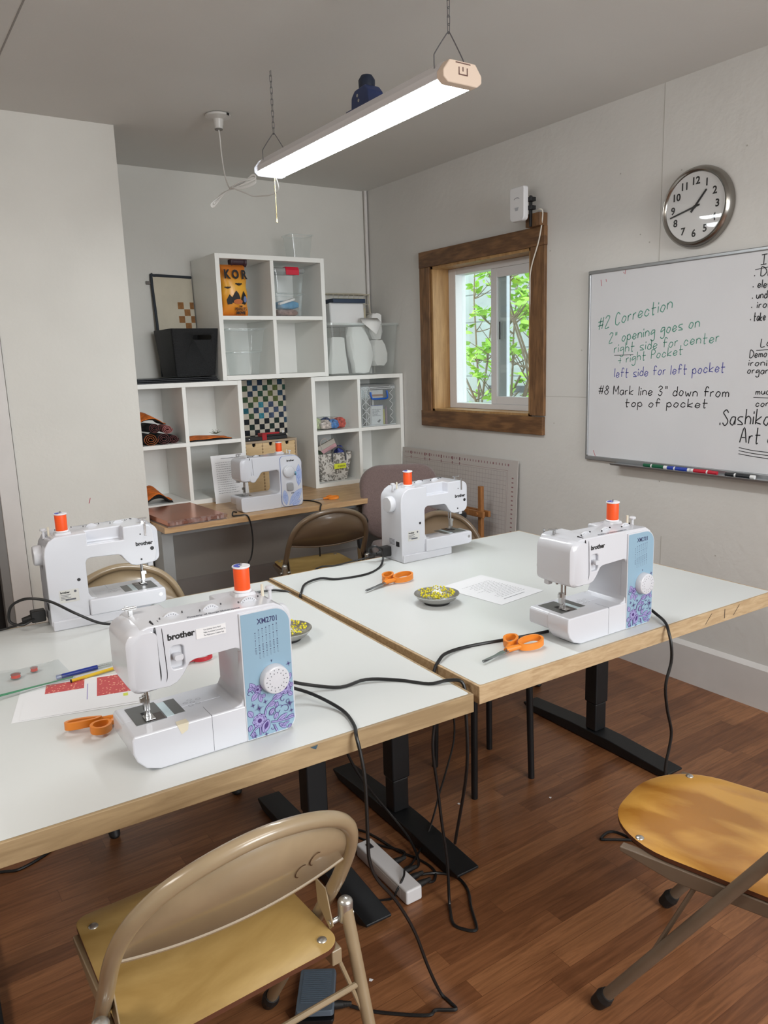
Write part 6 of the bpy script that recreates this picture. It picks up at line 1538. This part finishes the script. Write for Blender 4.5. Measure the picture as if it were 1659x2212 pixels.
# ================================================================== FLOOR THINGS AND CORDS
ps = thing('power_strip', 'white power strip lying on the wood floor between the table feet', 'power strip', (1.108, 1.698, 0), radians(-1))
MB().box(-0.027, 0.027, -0.137, 0.137, 0.0, 0.044).build('housing', m_wpl, ps, bevel=0.006, seg=3)
q = MB().box(-0.0275, -0.0265, -0.105, 0.05, 0.008, 0.034); q.build('side_plate', m_mkw, ps, bevel=0.0015)
MB().box(-0.008, 0.008, 0.088, 0.112, 0.0435, 0.047).build('switch', m_dk, ps, bevel=0.001)
q = MB()
for k in range(5): q.box(0.0265, 0.0275, -0.10+k*0.042, -0.085+k*0.042, 0.014, 0.030)
q.build('outlet', m_gyt, ps)
def cord(name, label, pts, r=0.0034, m=None, n=5, sq=1.0, grp='black cords', cat='cord', plug=None):
    t = MB().tube(smooth_path(pts, n), r, n=8, sq=sq).build(name, m or mat('black_cord', (18, 18, 19), 0.42))
    tag(t, label, cat, grp)
    if plug:
        p, d = Vector(plug[0]), Vector(plug[1]).normalized()
        q_ = MB().cyl(p, p+d*0.028, 0.0085, 0.011, n=12).cyl(p-d*0.02, p, 0.0052, 0.0075, n=10)
        for k in range(3): q_.cyl(p-d*(0.004+0.006*k), p-d*(0.001+0.006*k), 0.0075-0.0006*k, n=10)
        q_.build('plug', m_rub, t)
    return t
Z1 = T+0.0035
cord('twin_cable', 'black twin cord from the nearest machine across the table into the gap', [(0.694, 1.525, 0.79), (0.74, 1.545, 0.77), (0.80, 1.55, 0.742), (0.87, 1.516, Z1), (0.938, 1.508, Z1+0.004), (1.004, 1.464, Z1), (1.05, 1.400, Z1), (1.091, 1.381, Z1+0.004), (1.117, 1.356, Z1+0.002), (1.1215, 1.345, 0.69), (1.1215, 1.347, 0.66), (1.125, 1.35, 0.5), (1.14, 1.42, 0.25)], 0.0042)
cord('pedal_cable', 'black cord from the nearest machine over the table edge down to the foot pedal', [(0.694, 1.52, 0.782), (0.73, 1.53, 0.765), (0.78, 1.49, 0.745), (0.806, 1.402, Z1+0.003), (0.79, 1.325, Z1+0.002), (0.775, 1.292, 0.722), (0.776, 1.280, 0.69), (0.778, 1.27, 0.64), (0.777, 1.265, 0.58), (0.777, 1.265, 0.498), (0.779, 1.265, 0.441), (0.797, 1.265, 0.388), (0.844, 1.265, 0.314), (0.892, 1.265, 0.213), (0.93, 1.265, 0.096), (0.962, 1.262, 0.012), (0.968, 1.235, 0.004), (0.967, 1.209, 0.004), (0.945, 1.222, 0.004), (0.925, 1.235, 0.004), (0.905, 1.233, 0.004), (0.857, 1.27, 0.004), (0.80, 1.322, 0.005), (0.766, 1.356, 0.012)], 0.004, plug=((0.753, 1.366, 0.016), (-0.75, 0.45, 0)))
cord('machine_cable', 'black cord looping beside the rear-facing machine in front of the doorway wall', [(0.372, 2.49, 0.764), (0.345, 2.47, 0.756), (0.315, 2.46, 0.75), (0.285, 2.47, 0.765), (0.29, 2.46, 0.81), (0.315, 2.43, 0.835), (0.345, 2.40, 0.842), (0.39, 2.37, 0.83), (0.45, 2.33, 0.79), (0.52, 2.33, 0.745), (0.60, 2.345, Z1), (0.70, 2.36, Z1), (0.85, 2.37, Z1), (0.98, 2.365, Z1+0.002), (1.06, 2.36, Z1+0.004), (1.115, 2.34, Z1+0.002), (1.149, 2.30, 0.71), (1.1495, 2.28, 0.6)], 0.0042)
cord('machine_cable', 'thin black cord running left off the table toward the doorway', [(0.365, 2.50, 0.752), (0.33, 2.51, 0.742), (0.28, 2.515, 0.732), (0.20, 2.52, Z1), (0.05, 2.525, Z1)], 0.0034)
q = thing('power_plug', 'black plug pushed into the rear-facing machine in front of the doorway wall', 'plug', (0.376, 2.487, 0.762), radians(178))
MB().box(-0.012, 0.03, -0.016, 0.016, -0.018, 0.018).build('plug_body', m_rub, q, bevel=0.004); MB().cyl((0.03, 0, -0.004), (0.055, 0, -0.006), 0.011, 0.007, n=12).build('strain_relief', m_rub, q)
q = thing('power_plug', 'black plug pushed into the rear-facing machine in front of the mauve chair', 'plug', (1.652, 2.452, 0.762), radians(180))
MB().box(-0.006, 0.036, -0.016, 0.016, -0.02, 0.02).build('plug_body', m_rub, q, bevel=0.004); MB().cyl((0.036, 0, -0.004), (0.055, 0, -0.006), 0.011, 0.007, n=12).build('strain_relief', m_rub, q)
cord('machine_cable', 'black cord from the rear-facing machine down into the gap between tables', [(1.60, 2.455, 0.756), (1.575, 2.46, 0.762), (1.56, 2.45, 0.785), (1.58, 2.43, 0.795), (1.60, 2.42, 0.775), (1.595, 2.405, 0.745), (1.55, 2.365, Z1), (1.46, 2.319, Z1), (1.349, 2.333, Z1), (1.297, 2.37, Z1+0.004), (1.223, 2.345, Z1+0.004), (1.166, 2.27, Z1+0.002), (1.149, 2.25, 0.70), (1.147, 2.24, 0.5)], 0.0042)
cord('machine_cable', 'thin black cord from the rear-facing machine off the far table edge', [(1.60, 2.458, 0.752), (1.57, 2.48, 0.742), (1.52, 2.495, 0.735), (1.44, 2.502, Z1), (1.38, 2.52, Z1), (1.36, 2.54, 0.69), (1.36, 2.55, 0.5)], 0.003)
cord('machine_cable', 'black cord from the whiteboard-side machine along the table into the gap', [(1.53, 1.47, Z1+0.004), (1.47, 1.489, Z1), (1.411, 1.502, Z1), (1.289, 1.529, Z1), (1.21, 1.522, Z1+0.004), (1.16, 1.497, Z1+0.004), (1.127, 1.482, 0.70), (1.126, 1.475, 0.6)], 0.0046)
cord('pedal_cable', 'black cord hanging off the front edge of the oak-edged table to the floor', [(1.838, 1.46, 0.79), (1.862, 1.44, 0.775), (1.868, 1.36, 0.738), (1.84, 1.31, Z1+0.004), (1.822, 1.285, 0.715), (1.818, 1.272, 0.68), (1.818, 1.27, 0.631), (1.797, 1.27, 0.566), (1.808, 1.27, 0.492), (1.833, 1.27, 0.412), (1.825, 1.27, 0.356), (1.812, 1.27, 0.30), (1.806, 1.27, 0.12), (1.81, 1.30, 0.012), (1.82, 1.40, 0.004), (1.80, 1.45, 0.004), (1.745, 1.443, 0.004), (1.77, 1.42, 0.004), (1.82, 1.38, 0.004)], 0.0044)
cord('power_cable', 'black cord dropping behind the front table edge to the power strip', [(1.02, 1.85, 0.60), (1.03, 1.85, 0.5), (1.068, 1.85, 0.363), (1.113, 1.85, 0.26), (1.172, 1.85, 0.161), (1.215, 1.83, 0.09), (1.235, 1.77, 0.04), (1.225, 1.71, 0.012), (1.20, 1.672, 0.012), (1.165, 1.66, 0.02)], 0.0042, plug=((1.165, 1.662, 0.022), (-1, 0, 0)))
cord('power_cable', 'black cord falling from the table gap and looping on the floor', [(1.140, 1.46, 0.66), (1.144, 1.5, 0.567), (1.134, 1.5, 0.484), (1.147, 1.5, 0.371), (1.16, 1.5, 0.256), (1.176, 1.5, 0.136), (1.178, 1.497, 0.02), (1.166, 1.478, 0.004), (1.137, 1.427, 0.004), (1.150, 1.392, 0.004), (1.167, 1.376, 0.004), (1.182, 1.385, 0.004), (1.216, 1.447, 0.004), (1.257, 1.511, 0.004), (1.266, 1.575, 0.004), (1.227, 1.620, 0.006), (1.170, 1.628, 0.02)], 0.0042, plug=((1.165, 1.628, 0.022), (-1, 0, 0)))
cord('power_cable', 'thin black cord falling over the right table foot toward the power strip', [(1.135, 1.75, 0.68), (1.17, 1.76, 0.66), (1.30, 1.79, 0.60), (1.42, 1.80, 0.46), (1.447, 1.8, 0.374), (1.446, 1.8, 0.285), (1.416, 1.8, 0.198), (1.385, 1.8, 0.123), (1.356, 1.79, 0.071), (1.315, 1.76, 0.053), (1.275, 1.742, 0.02), (1.19, 1.69, 0.012), (1.13, 1.64, 0.052), (1.105, 1.612, 0.052), (1.072, 1.60, 0.030), (1.055, 1.61, 0.004), (0.99, 1.66, 0.004), (0.97, 1.74, 0.03)], 0.0032)
cord('power_cable', 'black cord curving in from the left to the end plug of the power strip', [(0.98, 2.10, 0.035), (1.058, 2.10, 0.004), (1.155, 1.948, 0.004), (1.181, 1.879, 0.004), (1.197, 1.772, 0.006), (1.226, 1.703, 0.004), (1.232, 1.635, 0.004), (1.20, 1.594, 0.008), (1.17, 1.592, 0.018)], 0.0038, plug=((1.165, 1.592, 0.022), (-1, 0, 0)))
cord('power_cable', 'black cord from the middle plug of the power strip back under the left table', [(1.165, 1.716, 0.022), (1.20, 1.74, 0.016), (1.20, 1.78, 0.006), (1.17, 1.83, 0.004), (1.10, 1.98, 0.004), (1.02, 2.03, 0.03)], 0.0036, plug=((1.165, 1.716, 0.022), (-1, 0, 0)))
cord('supply_cable', 'white supply cord leaving the power strip toward the left', [(1.106, 1.835, 0.022), (1.10, 1.86, 0.018), (1.07, 1.88, 0.008), (0.99, 1.95, 0.03), (0.9, 2.05, 0.006)], 0.0055, m=m_wpl, grp=None)
cord('floor_cable', 'black cord lying on the floor under the maple-edged table at the left edge', [(0.05, 2.45, 0.004), (0.164, 2.415, 0.004), (0.211, 2.395, 0.004), (0.282, 2.418, 0.004), (0.343, 2.461, 0.004), (0.42, 2.53, 0.004)], 0.0046)
cord('machine_cable', 'black cord hanging over the desk front beside the copper sheets', [(1.59, 3.80, DZ+0.006), (1.56, 3.775, DZ+0.016), (1.535, 3.72, DZ+0.006), (1.56, 3.70, DZ+0.008), (1.598, 3.686, DZ+0.006), (1.614, 3.683, 0.69), (1.621, 3.682, 0.62), (1.619, 3.682, 0.56), (1.605, 3.682, 0.50), (1.581, 3.685, 0.44), (1.56, 3.70, 0.2)], 0.004)
cord('machine_cable', 'black cord hanging over the desk front beside the small orange scissors', [(1.985, 3.87, DZ+0.03), (2.02, 3.88, DZ+0.008), (2.06, 3.84, DZ+0.004), (2.066, 3.75, DZ+0.004), (2.048, 3.692, DZ+0.003), (2.035, 3.682, 0.70), (2.022, 3.682, 0.55), (2.019, 3.682, 0.40), (2.02, 3.70, 0.1)], 0.004)
rp_ = MB().cyl((1.355, 4.30, 0.50), (1.43, 4.30, 0.0), 0.006, n=10).build('red_rod', mat('dark_red_rod', (150, 32, 52), 0.45)); tag(rp_, 'thin red rod leaning under the left end of the desk', 'rod')
cord('under_desk_wire', 'thin black wire beside the red rod under the desk', [(1.36, 4.32, 0.55), (1.366, 4.32, 0.32), (1.386, 4.32, 0.25), (1.44, 4.32, 0.17), (1.47, 4.32, 0.02)], 0.003)
# foot pedal
fp = thing('foot_pedal', 'grey ribbed foot pedal on the floor under the nearest folding chair', 'foot pedal', (0.7155, 1.427, 0), radians(-33))
m_ped = mat('slate_grey_plastic', (84, 96, 108), 0.4)
MB().loft([[(px, py, z) for px, py in rrect(-w_, w_, -d_, d_, 0.008, 4)] for z, w_, d_ in ((0.0, 0.042, 0.072), (0.012, 0.045, 0.075), (0.016, 0.044, 0.074))]).build('base', m_pla, fp)
pdl = MB().loft([[(px, py, z+(-py*0.12)) for px, py in rrect(-w_, w_, -d_, d_, 0.008, 4)] for z, w_, d_ in ((0.018, 0.045, 0.075), (0.032, 0.043, 0.073))]).build('treadle', m_ped, fp, bevel=0.002)
q = MB()
for k in range(16): y_ = -0.045+k*0.007; q.box(-0.034, 0.034, y_, y_+0.002, 0.0315-y_*0.12, 0.0335-y_*0.12)
q.build('rib', m_ped, pdl)
# paper scraps
for k, (x, y, a) in enumerate(((1.79, 1.70, 0.3), (1.52, 1.86, 1.2), (0.86, 1.40, 2.0))):
    tag(MB().prism([(0, 0), (0.010, 0.002), (0.007, 0.009), (0.001, 0.007)], 0.0003, 0.0012, plane='xy').build('paper_scrap', m_pap, None, loc=(x, y, 0), rz=a), ('tiny paper scrap on the floor beside the black stool', 'tiny paper scrap on the floor left of the stool legs', 'tiny paper scrap on the floor near the foot pedal')[k], 'scrap', 'paper scraps')
# white tied cord between lamp holder and shop light
m_wc = mat('white_flex', (206, 204, 200), 0.5)
wc = tag(MB().tube(smooth_path([(1.515, 3.52, 2.552), (1.516, 3.515, 2.52), (1.512, 3.50, 2.44), (1.505, 3.46, 2.34), (1.495, 3.40, 2.28), (1.50, 3.37, 2.272), (1.53, 3.31, 2.245), (1.55, 3.27, 2.225), (1.56, 3.20, 2.215), (1.56, 3.12, 2.205), (1.555, 3.04, 2.21), (1.52, 2.99, 2.245), (1.49, 2.985, 2.265)], 5), 0.003, n=8).build('lamp_cable', m_wc), 'white tied flex looping from the ceiling lamp holder to the shop light', 'cord')
q = MB(); rnd = random.Random(4)
for k in range(9):
    o_ = rnd.uniform(-0.012, 0.012)
    q.tube(smooth_path([(1.495, 3.40, 2.277+o_*0.3), (1.54+o_, 3.37+o_, 2.30), (1.585, 3.34, 2.322+o_), (1.592, 3.33, 2.305+o_), (1.55, 3.36, 2.285+o_), (1.50, 3.39, 2.272), (1.455+o_, 3.42, 2.245+o_), (1.425+o_, 3.43, 2.215+o_*0.6), (1.432+o_*0.5, 3.43, 2.208+o_), (1.47, 3.41, 2.25), (1.498, 3.395, 2.274)], 4), 0.0026, n=6)
q.build('tied_bundle', m_wc, wc)

# ================================================================== lettering becomes plain meshes
bpy.context.view_layer.update()
_dg = bpy.context.evaluated_depsgraph_get()
_cache = {}
for o in [q for q in bpy.data.objects if q.type == 'FONT']:
    if o.data.name not in _cache:
        _cache[o.data.name] = bpy.data.meshes.new_from_object(o.evaluated_get(_dg))
    n_ = bpy.data.objects.new('_', _cache[o.data.name]); COL.objects.link(n_)
    n_.parent = o.parent; n_.matrix_local = o.matrix_local.copy()
    nm_ = o.name.split('.')[0]
    bpy.data.objects.remove(o); n_.name = nm_
